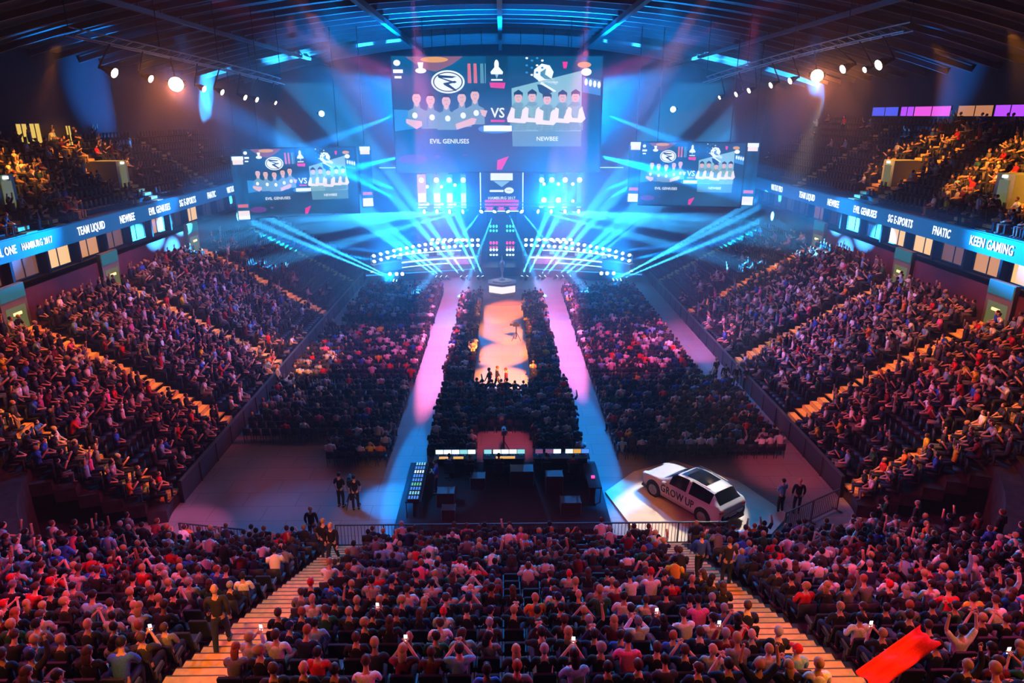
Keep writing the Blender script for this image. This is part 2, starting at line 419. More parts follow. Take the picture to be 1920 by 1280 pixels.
class Pic:
    """flat picture drawn on a screen; coordinates u,v of the picture, 1830 x 1000 units, v down; local plane XZ facing -Y"""
    def __init__(s, W_, H_): s.W, s.H, s.k = W_, H_, 0
    def pt(s, u, v): return ((u/1830-.5)*s.W, (.5-v/1000)*s.H)
    def start(s): s.mb = MB(); s.lay = 0; return s
    def poly(s, pts, m):
        s.lay += 1; y = -.05-.004*s.lay; s.mb.use(PIC[m])
        P = [s.pt(*p) for p in pts]
        s.mb.add([(x, y, z) for x, z in P], [tuple(range(len(P)))]); return s
    def ell(s, u, v, a, b_, m, n_=20): return s.poly([(u+a*math.cos(2*PI*k/n_), v+b_*math.sin(2*PI*k/n_)) for k in range(n_)], m)
    def end(s, name, parent): return s.mb.build(name, None, parent)
    def txt(s, w, u, v, size, parent, m='w'):
        me = text_mesh(w, size*s.H/1000, extrude=.002); me.materials.append(PIC[m]); o = bpy.data.objects.new('lettering', me); C.objects.link(o)
        x, z = s.pt(u, v); o.parent = parent; o.location = (x, -.16, z); o.rotation_euler = (PI/2, 0, 0); o['label'] = 'lettering '+w
def picture(p, par):
    p.start(); p.poly([(0, 0), (1830, 0), (1830, 1000), (0, 1000)], 'navy')
    p.mb = MB(); p.lay = 0
    p.poly([(0, 450), (120, 455), (300, 520), (300, 600), (0, 640)], 'blue').poly([(120, 4), (620, 0), (520, 70), (380, 130), (260, 100)], 'rose').ell(370, 28, 120, 24, 'orange').ell(900, 620, 160, 40, 'blue').poly([(790, 590), (1040, 590), (1040, 640), (790, 640)], 'w')
    p.ell(150, 890, 130, 45, 'purple').poly([(910, 900), (1015, 860), (950, 985), (905, 985)], 'pink').ell(370, 865, 28, 14, 'purple').ell(620, 850, 26, 10, 'purple')
    p.end('backdrop_art', par)
    p.start()                                                        # small emblems along the top
    p.poly([(10, 110), (95, 110), (95, 140), (10, 140)], 'w').ell(45, 55, 30, 25, 'w').poly([(20, 165), (80, 165), (80, 185), (20, 185)], 'w').ell(250, 120, 48, 22, 'w').poly([(225, 50), (275, 50), (265, 110), (235, 110)], 'w')
    for u, m in ((670, 'red'), (722, 'red'), (780, 'pale2'), (820, 'pale2')): p.poly([(u-14, 60), (u+12, 60), (u+18, 225), (u-14, 225)], m)
    p.poly([(815, 0), (1005, 0), (1005, 280), (815, 280)], 'navy')
    p.poly([(890, 90), (930, 90), (965, 130), (960, 150), (860, 150), (855, 130)], 'w').ell(908, 70, 20, 42, 'w').poly([(895, 150), (925, 150), (910, 190)], 'pale').poly([(860, 190), (960, 190), (960, 204), (860, 204)], 'w').poly([(845, 220), (985, 220), (975, 270), (855, 262)], 'pink')
    for k in range(12): p.ell(1170+(k % 4)*45, 15+(k//4)*60+(k % 2)*20, 12, 9, 'blue' if k % 3 else 'w', 8)
    p.poly([(1480, 45), (1525, 45), (1515, 100), (1490, 100)], 'pink').ell(1670, 70, 60, 25, 'orange').ell(1690, 130, 45, 32, 'w').poly([(1660, 170), (1820, 200), (1820, 330), (1660, 300)], 'blue')
    for k in range(4): p.ell(1690+k*38, 215+k*8, 15, 30, 'w', 10)
    p.end('emblem_row', par)
    p.start().ell(483, 214, 146, 98, 'w', 32).ell(483, 214, 130, 84, 'hair', 32).ell(483, 214, 120, 76, 'w', 32)   # oval club badge
    p.poly([(395, 155), (560, 168), (520, 182), (430, 180), (560, 218), (535, 226), (400, 178)], 'hair').poly([(440, 225), (545, 205), (560, 215), (490, 232), (560, 285), (545, 292), (450, 240)], 'hair')
    p.end('club_badge', par)
    p.start().poly([(1038, 268), (1652, 118), (1664, 775), (1048, 775)], 'pale').poly([(1048, 640), (1664, 640), (1664, 775), (1048, 775)], 'pale2')
    p.end('team_panel', par)
    p.start().poly([(1235, 110), (1300, 60), (1370, 75), (1405, 130), (1390, 180), (1450, 215), (1430, 240), (1340, 215), (1290, 240), (1270, 200), (1230, 170)], 'w').poly([(1290, 130), (1340, 100), (1330, 150), (1390, 190), (1330, 190), (1290, 160)], 'pale2').poly([(1262, 235), (1330, 240), (1400, 300), (1330, 330), (1280, 300)], 'navy').poly([(1300, 215), (1430, 290), (1415, 300), (1290, 230)], 'w')
    p.end('club_emblem', par)
    for u, v, pose in ((203, 352, -1), (325, 368, 0), (463, 378, 0), (600, 352, 1), (716, 330, 2)):
        p.start()
        p.poly([(u-25, v+30), (u+25, v+30), (u+30, v+85), (u+80, v+110), (u+85, v+250), (u-85, v+250), (u-80, v+110), (u-30, v+85)], 'jersey')
        p.poly([(u-20, v+30), (u+20, v+30), (u+18, v+62), (u, v+76), (u-18, v+62)], 'skin').ell(u, v, 38, 50, 'skin').poly([(u-38, v-12), (u-34, v-46), (u, v-62), (u+34, v-46), (u+38, v-12), (u+24, v-34), (u-24, v-34)], 'hair')
        p.ell(u+(10 if pose >= 0 else -20), v+150, 24, 26, 'w')
        if pose == -1: p.poly([(u-100, v+180), (u+40, v+200), (u+40, v+240), (u-10, v+270), (u-100, v+215)], 'skin')
        if pose == 1: p.poly([(u-60, v+225), (u+90, v+170), (u+130, v+180), (u+110, v+225), (u-50, v+275)], 'skin')
        if pose == 2: p.poly([(u+40, v+120), (u+110, v+130), (u+90, v+185), (u+60, v+170)], 'skin')
        p.poly([(u-13, v-8), (u-5, v-8), (u-5, v-4), (u-13, v-4)], 'hair').poly([(u+5, v-8), (u+13, v-8), (u+13, v-4), (u+5, v-4)], 'hair').poly([(u-9, v+24), (u+9, v+24), (u+7, v+29), (u-7, v+29)], 'red')
        p.end('player_portrait', par)
    for u, v in ((1098, 345), (1220, 340), (1352, 362), (1488, 345), (1602, 340)):
        p.start()
        p.poly([(u-30, v+45), (u+30, v+45), (u+70, v+90), (u+75, v+290), (u-75, v+290), (u-70, v+90)], 'pale2')
        p.poly([(u-60, v+85), (u-30, v+100), (u-35, v+180), (u+60, v+190), (u+60, v+225), (u-95, v+215), (u-100, v+180)], 'sleeve').poly([(u+60, v+85), (u+95, v+190), (u+60, v+225), (u+20, v+215), (u+35, v+110)], 'sleeve')
        p.poly([(u-45, v+50), (u+45, v+50), (u+35, v+75), (u, v+85), (u-35, v+75)], 'jersey').ell(u, v, 34, 46, 'skin').poly([(u-38, v-2), (u-40, v-40), (u, v-66), (u+40, v-40), (u+38, v-2), (u+26, v-24), (u-26, v-24)], 'hair')
        p.poly([(u-13, v-6), (u-5, v-6), (u-5, v-2), (u-13, v-2)], 'hair').poly([(u+5, v-6), (u+13, v-6), (u+13, v-2), (u+5, v-2)], 'hair').poly([(u-9, v+22), (u+9, v+22), (u+7, v+27), (u-7, v+27)], 'red')
        p.end('player_portrait', par)
    p.txt('VS', 917, 483, 120, par); p.start().poly([(853, 540), (978, 540), (978, 558), (853, 558)], 'pink'); p.end('underline', par)
    p.txt('EVIL GENIUSES', 483, 730, 56, par); p.txt('NEWBEE', 1358, 708, 52, par)
def screen(name, label, loc, rz, W_, H_):
    t = thing(name, label, 'screen', loc, rz)
    MB().box((0, 0, 0), (W_, .08, H_)).build('display', SCR, t)
    fr = MB(); e = .12
    for c, s_ in (((0, .05, H_/2+e/2), (W_+2*e, .3, e)), ((0, .05, -H_/2-e/2), (W_+2*e, .3, e)), ((-W_/2-e/2, .05, 0), (e, .3, H_)), ((W_/2+e/2, .05, 0), (e, .3, H_)), ((0, .15, 0), (W_, .1, H_))): fr.box(c, s_)
    fr.build('frame', STEEL, t)
    ro = MB()
    for x in (-W_*.35, W_*.35): ro.tube([(x, .1, H_/2), (x, .1, roof_z(loc[0]+x)-loc[2]+.1)], .04, 6)
    ro.build('hanging_cables', STEEL, t)
    picture(Pic(W_, H_), t); return t
screen('jumbo_screen', 'huge central LED screen hung above the stage showing two teams and VS', (-.35, 68, 17.05), 0, 19.5, 10.3)
screen('side_screen', 'smaller LED screen hanging left of the central screen, tilted towards the stand', (-19.0, 67.0, 11.0), math.radians(20), 10.2, 6.2)
screen('side_screen', 'smaller LED screen hanging right of the central screen, beside the right ribbon board', (18.3, 67.5, 11.6), math.radians(-14), 9.6, 5.9)
# LED strips beside the side screens
for x, y, z, rz, lab in ((-24.2, 65.0, 10.6, 20, 'narrow LED strip at the outer left edge of the left side screen'), (-13.3, 69, 11.3, 20, 'narrow LED strip between left side screen and central screen'),
                         (13.1, 69, 11.7, -14, 'narrow LED strip between central screen and right side screen'), (23.6, 66.2, 11.7, -14, 'narrow LED strip at the outer right edge of the right side screen')):
    t = thing('led_strip', lab, 'LED strip', (x, y, z), math.radians(rz), 'LED strips beside the side screens')
    MB().box((0, 0, 0), (1.2, .1, 5.9)).build('display', SCR, t)
    q = MB(); q.use(PIC['w']).box((0, -.07, 2.7), (1.0, .02, .35)).use(PIC['sleeve']).box((0, -.07, 2.35), (.9, .02, .4)).use(PIC['red']).box((0, -.07, -1.6), (.9, .02, .3)).use(PIC['sleeve']).box((0, -.07, -2.3), (1.0, .02, .5)).use(PIC['w']).box((0, -.07, -2.7), (1.0, .02, .3))
    q.build('display_pattern', None, t)
    MB().tube([(0, .1, 2.9), (0, .1, roof_z(x)-z)], .04, 6).build('hanging_cables', STEEL, t)

# ------------------------------------------------------------------ lamps
def tree_of(o):
    return (o, [tree_of(c) for c in o.children])
def dup(tree, loc=None, rot=None, parent=None):
    o, kids = tree; c = o.copy(); C.objects.link(c)
    if parent: c.parent = parent
    if loc is not None: c.location = loc
    if rot is not None: c.rotation_euler = rot
    for k in kids: dup(k, parent=c)
    return c
LENS = {'blue': glow('lamp_lens_blue', (.35, .75, 1), 14), 'warm': glow('lamp_lens_warm', (1, .62, .42), 22), 'pink': glow('lamp_lens_pink', (1, .5, .5), 9), 'small': glow('lamp_lens_small', (.55, .85, 1), 5),
        'green': glow('lamp_lens_green', (.1, 1, .7), 1.6), 'red': glow('lamp_lens_red', (1, .02, .15), 2.0)}
def lamp_proto(name, kind, r, label, cat='stage lamp', group=None):
    """moving lamp whose lens looks along local -Z (as a spot does)"""
    t = thing(name, label, cat, (0, 0, -500), 0, group)
    MB().tube([(0, 0, r*2.2), (0, 0, r*1.6), (0, 0, 0)], [r*.55, r*.85, r*1.05], 12).build('lamp_body', STEEL, t, True)
    MB().ball((0, 0, 0), (r, r, r*.25), 12, 4).build('lens', LENS[kind], t, True)
    y = MB()
    for sx in (-1, 1): y.box((sx*r*1.25, 0, r*1.0), (r*.14, r*.5, r*1.8))
    y.box((0, 0, r*2.6), (r*2.7, r*.6, r*.3)).tube([(0, 0, r*2.6), (0, 0, r*3.6)], r*.2, 6)
    for sx in (-1, 1): y.box((sx*r*1.25, 0, r*2.1), (r*.14, r*.4, r*1.1))
    y.build('yoke', BLACK, t)
    bpy.context.view_layer.update()
    return t
used = {}
def place_lamp(proto, loc, target, label=None, light=None):
    key = proto.name
    if key not in used: used[key] = tree_of(proto); o = proto
    else: o = dup(used[key])
    o.location = loc; aim(o, target)
    if label: o['label'] = label
    if light:
        col, p, deg, blend = light; d = (Vector(target)-Vector(loc)).normalized()
        spot(Vector(loc)+d*.4, target, col, p, deg, blend, .06)
    return o
P_WARM = lamp_proto('follow_spot', 'warm', .34, 'x', 'spotlight', 'warm spotlights on the side trusses')
P_BEAM = lamp_proto('beam_lamp', 'blue', .22, 'x', 'stage lamp', 'beam lamps under the central screen')
P_FLOOR = lamp_proto('floor_beam_lamp', 'blue', .17, 'x', 'stage lamp', 'beam lamps along the stage front')
P_SMALL = lamp_proto('small_stage_lamp', 'small', .13, 'x', 'stage lamp', 'small stage lamps')
P_BLIND = lamp_proto('wing_lamp', 'small', .2, 'x', 'stage lamp', 'lamps in the rows over the stage wings')

def unpx(px, py, depth):
    u, v = (px-960)/1280, (py-640)/1280
    M = cam.rotation_euler.to_matrix()
    return Vector(cam.location)+M @ Vector((u*depth, -v*depth, -depth))
ordw = ['first', 'second', 'third', 'fourth', 'fifth', 'sixth', 'seventh', 'eighth', 'ninth', 'tenth', 'eleventh', 'twelfth', 'thirteenth', 'fourteenth', 'fifteenth', 'sixteenth', 'seventeenth', 'eighteenth']
# side truss lamps: (px, py, size, power)
SIDEL = {'left': [(215, 137, 1.15, 1), (283, 148, .9, .6), (330, 158, 1.8, 2), (383, 167, .85, .5), (417, 173, .8, .4), (460, 183, .8, .3), (482, 187, .8, .3), (517, 193, .6, .2)],
         'right': [(1647, 122, 1.2, 1), (1621, 131, .7, .3), (1580, 130, 1.1, .6), (1532, 142, 1.6, 2), (1481, 152, .9, .5), (1445, 160, .85, .4), (1404, 170, .8, .3), (1380, 177, .8, .3), (1349, 183, .6, .2)]}
P_WARM.hide_viewport = False
for side, L in SIDEL.items():
    sx = -1 if side == 'left' else 1; pts = []; lamps_ = []
    for k, (px, py, sz, pw) in enumerate(L):
        dep = 38.5+k*2.0
        p = unpx(px, py, dep); pts.append(p)
        bright = sz > 1.5
        tgt = (p.x*.25, 10, 14) if bright else (-sx*13, p.y-6, 3)
        o = place_lamp(P_WARM, p, tgt, '%s warm spotlight from the near end of the %s side truss%s' % (ordw[k], side, ', the brightest one' if bright else ''),
                       ((1, .25, .06) if bright else (1, .22, .12), 26000 if bright else 5000*pw, 30 if bright else 30, 1))
        o.scale = (sz*.7,)*3; lamps_.append(o)
    t = thing('lighting_truss', 'long dark lighting truss carrying the warm spotlights on the %s side' % side, 'truss')
    mb = MB(); up_ = Vector((0, 0, 1.5)); A0, A1, A2 = pts[0]+up_, pts[4]+up_, pts[-1]+up_
    def on_truss(u): return A0*(1-u)*(1-2*u)+A1*4*u*(1-u)+A2*u*(2*u-1)
    path = [on_truss(-.12+1.24*k/12) for k in range(13)]
    for off in ((-.25, 0), (.25, 0), (0, .42)):
        mb.tube([p+Vector((off[0], 0, off[1])) for p in path], .045, 6)
    for p, q in zip(path[:-1], path[1:]):
        m_ = max(1, int((q-p).length/.8))
        for j in range(m_):
            A, B = p.lerp(q, j/m_), p.lerp(q, (j+1)/m_)
            mb.tube([A+Vector((-.25, 0, 0)), B+Vector((0, 0, .42))], .02, 4).tube([A+Vector((.25, 0, 0)), B+Vector((0, 0, .42))], .02, 4).tube([A+Vector((-.25, 0, 0)), B+Vector((.25, 0, 0))], .02, 4)
    mb.build('chords', TRUSS, t)
    mb = MB()
    for p in path[::3]: mb.tube([p+Vector((0, 0, .4)), Vector((p.x, p.y, roof_z(p.x)+.2))], .025, 5)
    mb.build('hanging_cables', STEEL, t)
    mb = MB()
    for p, o in zip(pts, lamps_):
        u = min((abs((on_truss(q/60)-p).xy.length), q/60) for q in range(-6, 67))[1]
        top = p+o.rotation_euler.to_matrix() @ Vector((0, 0, .34*3.5*o.scale.x)); mb.tube([top, on_truss(u)], .045, 6)
    mb.build('lamp_hangers', STEEL, t)
for px, py, lab in ((603, 213, 'lone small pale lamp far left, left of the central screen'), (1262, 205, 'lone small pale lamp right of the central screen')):
    p = unpx(px, py, 62); place_lamp(P_SMALL, p, (0, 20, 14), lab).scale = (2, 2, 2)

# front row of twelve beam lamps on a truss
def X_at(px, depth): return (px-940)/1280*depth
row12 = [793, 817, 841, 866, 901, 926, 952, 978, 1009, 1034, 1060, 1086]
tg12 = [(-34, 48, 9.2), (-30, 47, 8.6), (-28, 52, 7), (-24, 58, 4), (-9, 62, 0), (-4, 66, 0), (4, 66, 0), (9, 62, 0), (24, 58, 4), (28, 52, 7), (30, 47, 8.6), (34, 48, 9.2)]
t = thing('stage_truss', 'horizontal aluminium truss under the central screen carrying twelve beam lamps', 'truss')
mb = MB()
for dy, dz in ((0, 0), (.35, 0), (0, .35), (.35, .35)): mb.tube([(-9, 73+dy, 7.9+dz), (9, 73+dy, 7.9+dz)], .04, 6)
for k in range(30): mb.tube([(-9+.6*k, 73, 7.9), (-8.4+.6*k, 73, 8.25)], .02, 4)
mb.build('chords', TRUSS, t)
for k, px in enumerate(row12):
    place_lamp(P_BEAM, (X_at(px, 71.5), 73.1, 7.35), tg12[k], '%s beam lamp from the left on the truss below the central screen' % ordw[k], (CYAN, 900000 if 3 < k < 8 else 1700000, 4.6, .8))
# small lamps: second row
for side in (-1, 1):
    for k in range(6):
        x = X_at(808+11.6*k if side < 0 else 1010+12*k, 76); p = (x, 76.5, 3.75)
        place_lamp(P_SMALL, p, (x*1.4, 70, 14), '%s small lamp in the short row above the %s stage wing' % (ordw[k], 'left' if side < 0 else 'right'), (CYAN, 6000, 5, .5))
    mb = MB().tube([(X_at(800 if side < 0 else 1003, 76), 76.5, 3.4), (X_at(872 if side < 0 else 1076, 76), 76.5, 3.4)], .06, 6)
    for k in range(2): mb.tube([(X_at((812 if side < 0 else 1015)+50*k, 76), 76.5, 3.4), (X_at((812 if side < 0 else 1015)+50*k, 76), 76.5, 1.2)], .05, 6)
    tag(mb.build('lamp_stand', STEEL), 'low pipe stand holding six small lamps above the %s stage wing' % ('left' if side < 0 else 'right'), 'lamp stand')
# stage deck
DECK = mat('stage_deck', (.05, .06, .08), .35)
FASC = glow('stage_fascia_blue', (.04, .35, .9), 1.4); BAND = glow('led_band_white', (.6, .9, 1), 2.2)
t = thing('stage', 'low dark stage deck with blue lit front edge at the far end of the hall', 'stage')
st = [(-14.5, 71.5), (-3.2, 74.6), (3.2, 74.6), (15.0, 71.5), (17, 84), (-17, 84)]
MB().prism(st, 0, 1.0).build('deck', DECK, t)
mb = MB()
for (a, b_) in ((st[0], st[1]), (st[2], st[3])):
    c = ((a[0]+b_[0])/2, (a[1]+b_[1])/2-.06, .85); L = math.dist(a, b_); mb.box(c, (L, .06, .12), math.atan2(b_[1]-a[1], b_[0]-a[0]))
mb.build('edge_light', FASC, t)
# stage wings: player desks with monitors, LED fascia and rows of lamps on a curved truss
for side in (-1, 1):
    sn = 'left' if side < 0 else 'right'
    def arc(q): return Vector((side*(2.4+11.6*q), 77.0-5.0*q*q, 0))
    t = thing('player_booth', 'long bright player desk with monitors and white LED bands on the %s stage wing' % sn, 'player booth')
    mb = MB(); N_ = 16
    for k in range(N_):
        p, q = arc(k/N_), arc((k+1)/N_); c = (p+q)/2; a = math.atan2((q-p).y, (q-p).x)
        mb.box((c.x, c.y, 1.45), ((q-p).length+.02, .9, .9), a)
    mb.build('desk', mat('booth_white', (.5, .55, .6), .4), t)
    mb = MB()
    for zz, hh, k0, k1 in ((1.75, .16, 1, 15), (2.6, .1, 3, 14), (1.2, .1, 5, 16)):
        for k in range(k0, k1):
            p, q = arc(k/N_), arc((k+1)/N_); c = (p+q)/2; a = math.atan2((q-p).y, (q-p).x)
            mb.box((c.x, c.y-.5, zz), ((q-p).length*.93, .06, hh), a)
    mb.build('led_bands', BAND, t)
    for k in range(5):
        p = arc(.28+.12*k)
        m_ = MB().box((p.x, p.y-.1, 2.25), (.62, .05, .38)).box((p.x, p.y-.05, 2.0), (.06, .05, .25)).build('monitor', BLACK, t)
        MB().box((p.x, p.y-.13, 2.25), (.56, .02, .32)).build('display', PIC['pale'], m_)
    t = thing('curved_truss', 'curved truss carrying two rows of white lamps over the %s stage wing' % sn, 'truss')
    mb = MB()
    for zz in (3.15, 3.75):
        mb.tube([arc(k/12)+Vector((0, .25, zz-.9*(k/12)**2)) for k in range(13)], .05, 6)
    for k in range(0, 13, 3): mb.tube([arc(k/12)+Vector((0, .25, 1.0)), arc(k/12)+Vector((0, .25, 3.75-.9*(k/12)**2))], .06, 6)
    mb.build('pipes', TRUSS, t)
    for k in range(18):
        q = (k+.5)/18; p = arc(q)
        for r_ in range(2):
            z = 3.05+.6*r_-.9*q*q
            place_lamp(P_BLIND, (p.x, p.y, z), (p.x*1.1, p.y-10, z-3), '%s lamp out from the centre in the %s row over the %s stage wing' % (ordw[k], 'lower' if r_ == 0 else 'upper', sn),
                       (CYAN, 900, 60, .5) if (k % 6 == 3 and r_ == 0) else None)
    for k, x in enumerate((10.5, 11.1, 11.8)):
        place_lamp(P_SMALL, (side*x, 70.6, 1.2), (side*x*1.1, 60, 3), '%s magenta lamp low at the %s end of the stage' % (ordw[k], sn)).scale = (1.5, 1.5, 1.5)
# floor beam lamps
FB = {-1: [738, 744, 751, 815, 824, 834, 862, 873, 894, 903], 1: [978, 988, 1012, 1022, 1045, 1056, 1070, 1148, 1155, 1162]}
for side, L in FB.items():
    for k, px in enumerate(L):
        x = X_at(px, 72.8); e = abs(x)
        outer = e > 10
        y = 72.6 if not outer else 70.9
        p = Vector((x, y, .45))
        if outer: tgt = (x+side*48, 62+3*(k % 3), 24+3*(k % 3))
        else: tgt = (x+side*(e*2.2), y+5, 11)
        place_lamp(P_FLOOR, p, tgt, '%s beam lamp from the left on the floor before the %s half of the stage' % (ordw[k], 'left' if side < 0 else 'right'),
                   (CYAN, 7000000 if outer else 3500000, 3 if outer else 7, .5))
# broad haze beams thrown from the rig beside and above the central screen
for side in (-1, 1):
    for (p, tg, pw, dg, col) in (((side*9.8, 69, 13.2), (side*30, 28, 9.5), 2100000, 7, BLUE), ((side*13, 71, 2.5), (side*60, 60, 14), 900000, 8, BLUE), ((side*10, 72, 3), (side*60, 56, 12), 780000, 6, BLUE),
                                 ((side*10.5, 70, 10), (side*36, 58, 20), 250000, 18, BLUE), ((side*10.5, 70, 17), (side*30, 50, 9), 500000, 8, BLUE), ((side*11, 71, 9), (side*30, 50, 23), 1200000, 8, BLUE)):
        spot(p, tg, col, pw, dg, .9, .1)
for side in (-1, 1):                                            # fill of blue around the stage
    spot((side*5, 76, 9), (side*9, 40, 6), BLUE, 60000, 70, 1, .3)
    spot((side*10, 58, 3.0), (side*7, 74, 25), BLUE, 160000, 80, 1, .3)
    spot((side*7, 84, 12), (side*5, 62, 25), BLUE, 500000, 60, 1, .3)

# backdrop LED columns, centre panel
for side, L in ((-1, [(790, 16, 'red'), (818, 13, 'rose'), (842, 12, 'blue'), (868, 10, 'pale2')]), (1, [(1015, 8, 'blue'), (1034, 12, 'blue'), (1059, 9, 'purple'), (1086, 8, 'blue')])):
    for k, (px, w, m) in enumerate(L):
        x = X_at(px, 74.5); ww = w/1280*74.5
        t = thing('led_column', 'narrow vertical LED column behind the %s stage wing, %s from the left' % ('left' if side < 0 else 'right', ordw[k]), 'LED column', (x, 76.2, 9.15), 0, 'LED columns behind the stage')
        MB().box((0, 0, 0), (ww, .12, 3.6)).build('display', PIC[m], t)
        q = MB().use(PIC['sleeve'] if side < 0 else PIC['blue']).box((0, -.08, -.9), (ww*.9, .03, 1.4)).use(PIC['w']).box((0, -.08, -1.72), (ww, .04, .14)).ball((0, -.08, 1.2), (.3, .03, .3), 12, 6)
        q.build('display_pattern', None, t)
        MB().tube([(0, 0, 1.8), (0, 0, roof_z(x)-9.0)], .04, 6).build('hanging_cable', STEEL, t)
for k, (px, py) in enumerate(((801, 350), (828, 350), (853, 347), (802, 382), (829, 382), (853, 382), (1020, 345), (1047, 345), (1074, 345), (1020, 375), (1047, 375), (1074, 377))):
    p = unpx(px, py, 73.5); o = place_lamp(P_SMALL, p, (p.x, 40, 12), 'white dot lamp between the LED columns, %s %s from the left' % ('upper row' if k % 6 < 3 else 'lower row', ordw[k % 3+(3 if k > 5 else 0)]))
    o.scale = (2.2, 2.2, 2.2) if k in (9, 10) else (1.3, 1.3, 1.3)
t = thing('centre_panel', 'tall dark LED panel under the central screen with white emblem and magenta block', 'LED panel', (0, 75.6, 9.2))
MB().box((0, 0, 0), (4.6, .15, 4.2)).build('display', glow('panel_navy', (0, .05, .13), .8), t)
q = MB().use(BAND).box((-2.3, -.05, 0), (.1, .2, 4.3)).box((2.3, -.05, 0), (.1, .2, 4.3)).box((0, -.05, -2.12), (4.7, .2, .1)).box((0, -.05, 2.12), (4.7, .2, .08)); q.build('light_frame', None, t)
q = MB().use(PIC['w']).box((0, -.1, 1.55), (2.4, .03, .75)).box((-.55, -.1, .05), (1.5, .03, .22)).ball((.8, -.1, .1), (.52, .03, .33), 16, 6).use(PIC['pale']).add([(-.9, -.1, 1.1), (0, -.1, .45), (.9, -.1, 1.1)], [(0, 1, 2)]).use(PIC['pink']).box((0, -.09, -1.45), (3.7, .02, 1.1)).use(PIC['w'])
q.build('display_pattern', None, t)
for w, z, sz in (('INTEL', .05, .2), ('HAMBURG 2017', -.72, .42)):
    me = text_mesh(w, sz, extrude=.003); me.materials.append(PIC['w'] if sz > .3 else PIC['navy']); o = bpy.data.objects.new('lettering', me); C.objects.link(o); o.parent = t
    o.location = (0 if sz > .3 else .8, -.15, z if sz > .3 else .1); o.rotation_euler = (PI/2, 0, 0)
MB().tube([(-2, .1, 2.1), (-2, .1, 16)], .04, 6).tube([(2, .1, 2.1), (2, .1, 16)], .04, 6).build('hanging_cables', STEEL, t)
tag(MB().box((0, 74.9, 11.75), (26, .08, .07)).build('light_bar', glow('light_bar_cyan', (.4, .9, 1), 1.6)), 'long thin cyan light bar under the central screen', 'light bar')
# central lamp tower
t = thing('lamp_tower', 'dark central tower behind the podium with green, red and white lamps in pairs', 'lamp tower', (0, 78.5, 0))
MB().box((-1.6, 0, 3.5), (.12, .3, 7)).box((1.6, 0, 3.5), (.12, .3, 7)).box((0, .2, 3.2), (3.2, .1, 6.4)).build('frame', BLACK, t)
for m, z, zz in (('green', 5.0, .35), ('green', 4.5, .3), ('red', 3.1, .4), ('small', 2.3, .3), ('small', 1.7, .2), ('red', 2.6, .2)):
    mb = MB()
    for x in (-1.3, -.95, -.6, .6, .95, 1.3): mb.ball((x, -.3, z), (.13, .1, zz*.5), 8, 5)
    mb.build('lamp_row', LENS[m], t)
# hexagonal podium with trophy
t = thing('podium', 'white hexagonal podium with glowing faces at the end of the central runway', 'podium', (0, 66.6, 0))
hexp = [(1.5*math.cos(PI/6+k*PI/3), 1.5*math.sin(PI/6+k*PI/3)) for k in range(6)]
MB().prism([(x*.93, y*.93) for x, y in hexp], 0, .4).build('foot', mat('podium_white', (.7, .68, .66), .4), t)
MB().prism(hexp, .4, 1.1).build('lit_faces', glow('podium_glow', (1, .92, .86), 1.15), t)
MB().prism([(x*1.08, y*1.08) for x, y in hexp], 1.1, 1.3).prism([(x*.7, y*.7) for x, y in hexp], 1.3, 1.45).build('top', MATS['podium_white'], t)
t = thing('trophy', 'tall slender silver trophy standing on the white hexagonal podium', 'trophy', (0, 66.6, 1.45))
MB().tube([(0, 0, 0), (0, 0, .12), (0, 0, .2), (0, 0, .7), (0, 0, 1.1), (0, 0, 1.7), (0, 0, 2.1)], [.32, .3, .1, .07, .2, .28, .05], 12).build('cup', mat('trophy_silver', (.8, .8, .85), .2, .6), t, True)
MB().tube([(0, 0, 2.1), (0, 0, 2.6)], [.06, .01], 8).build('spire', MATS['trophy_silver'], t)
spot((0, 60, 20), (0, 66.6, 1.5), (1, .9, .85), 6000, 8, .5, .1)
tag(MB().prism([(4.2*math.cos(a), 65.6+3.4*math.sin(a)) for a in np.linspace(0, 2*PI, 40, endpoint=False)], 0, .03).build('round_rug', mat('round_rug', (.25, .17, .22), .9)), 'round mauve rug under the white hexagonal podium', 'rug')

# ------------------------------------------------------------------ haze thickens towards the stage
def haze_box(y0, dens):  # stays between floor and roof
    m = bpy.data.materials.new('haze_volume'); m.use_nodes = True; n = m.node_tree; n.nodes.clear()
    o = n.nodes.new('ShaderNodeOutputMaterial'); v = n.nodes.new('ShaderNodeVolumeScatter')
    v.inputs['Color'].default_value = (.92, .96, 1, 1); v.inputs['Density'].default_value = dens; v.inputs['Anisotropy'].default_value = .45
    n.links.new(v.outputs[0], o.inputs['Volume'])
    b = MB().bx(-25.5+y0*.01, 26.5-y0*.01, y0, 96.9, .06+y0*.002, 21-y0*.01).build('haze', m)
    tag(b, 'blue lit theatrical haze hanging in front of the stage', 'haze', kind='stuff')
for y0, dn_ in HAZE_BOXES: haze_box(y0, dn_)

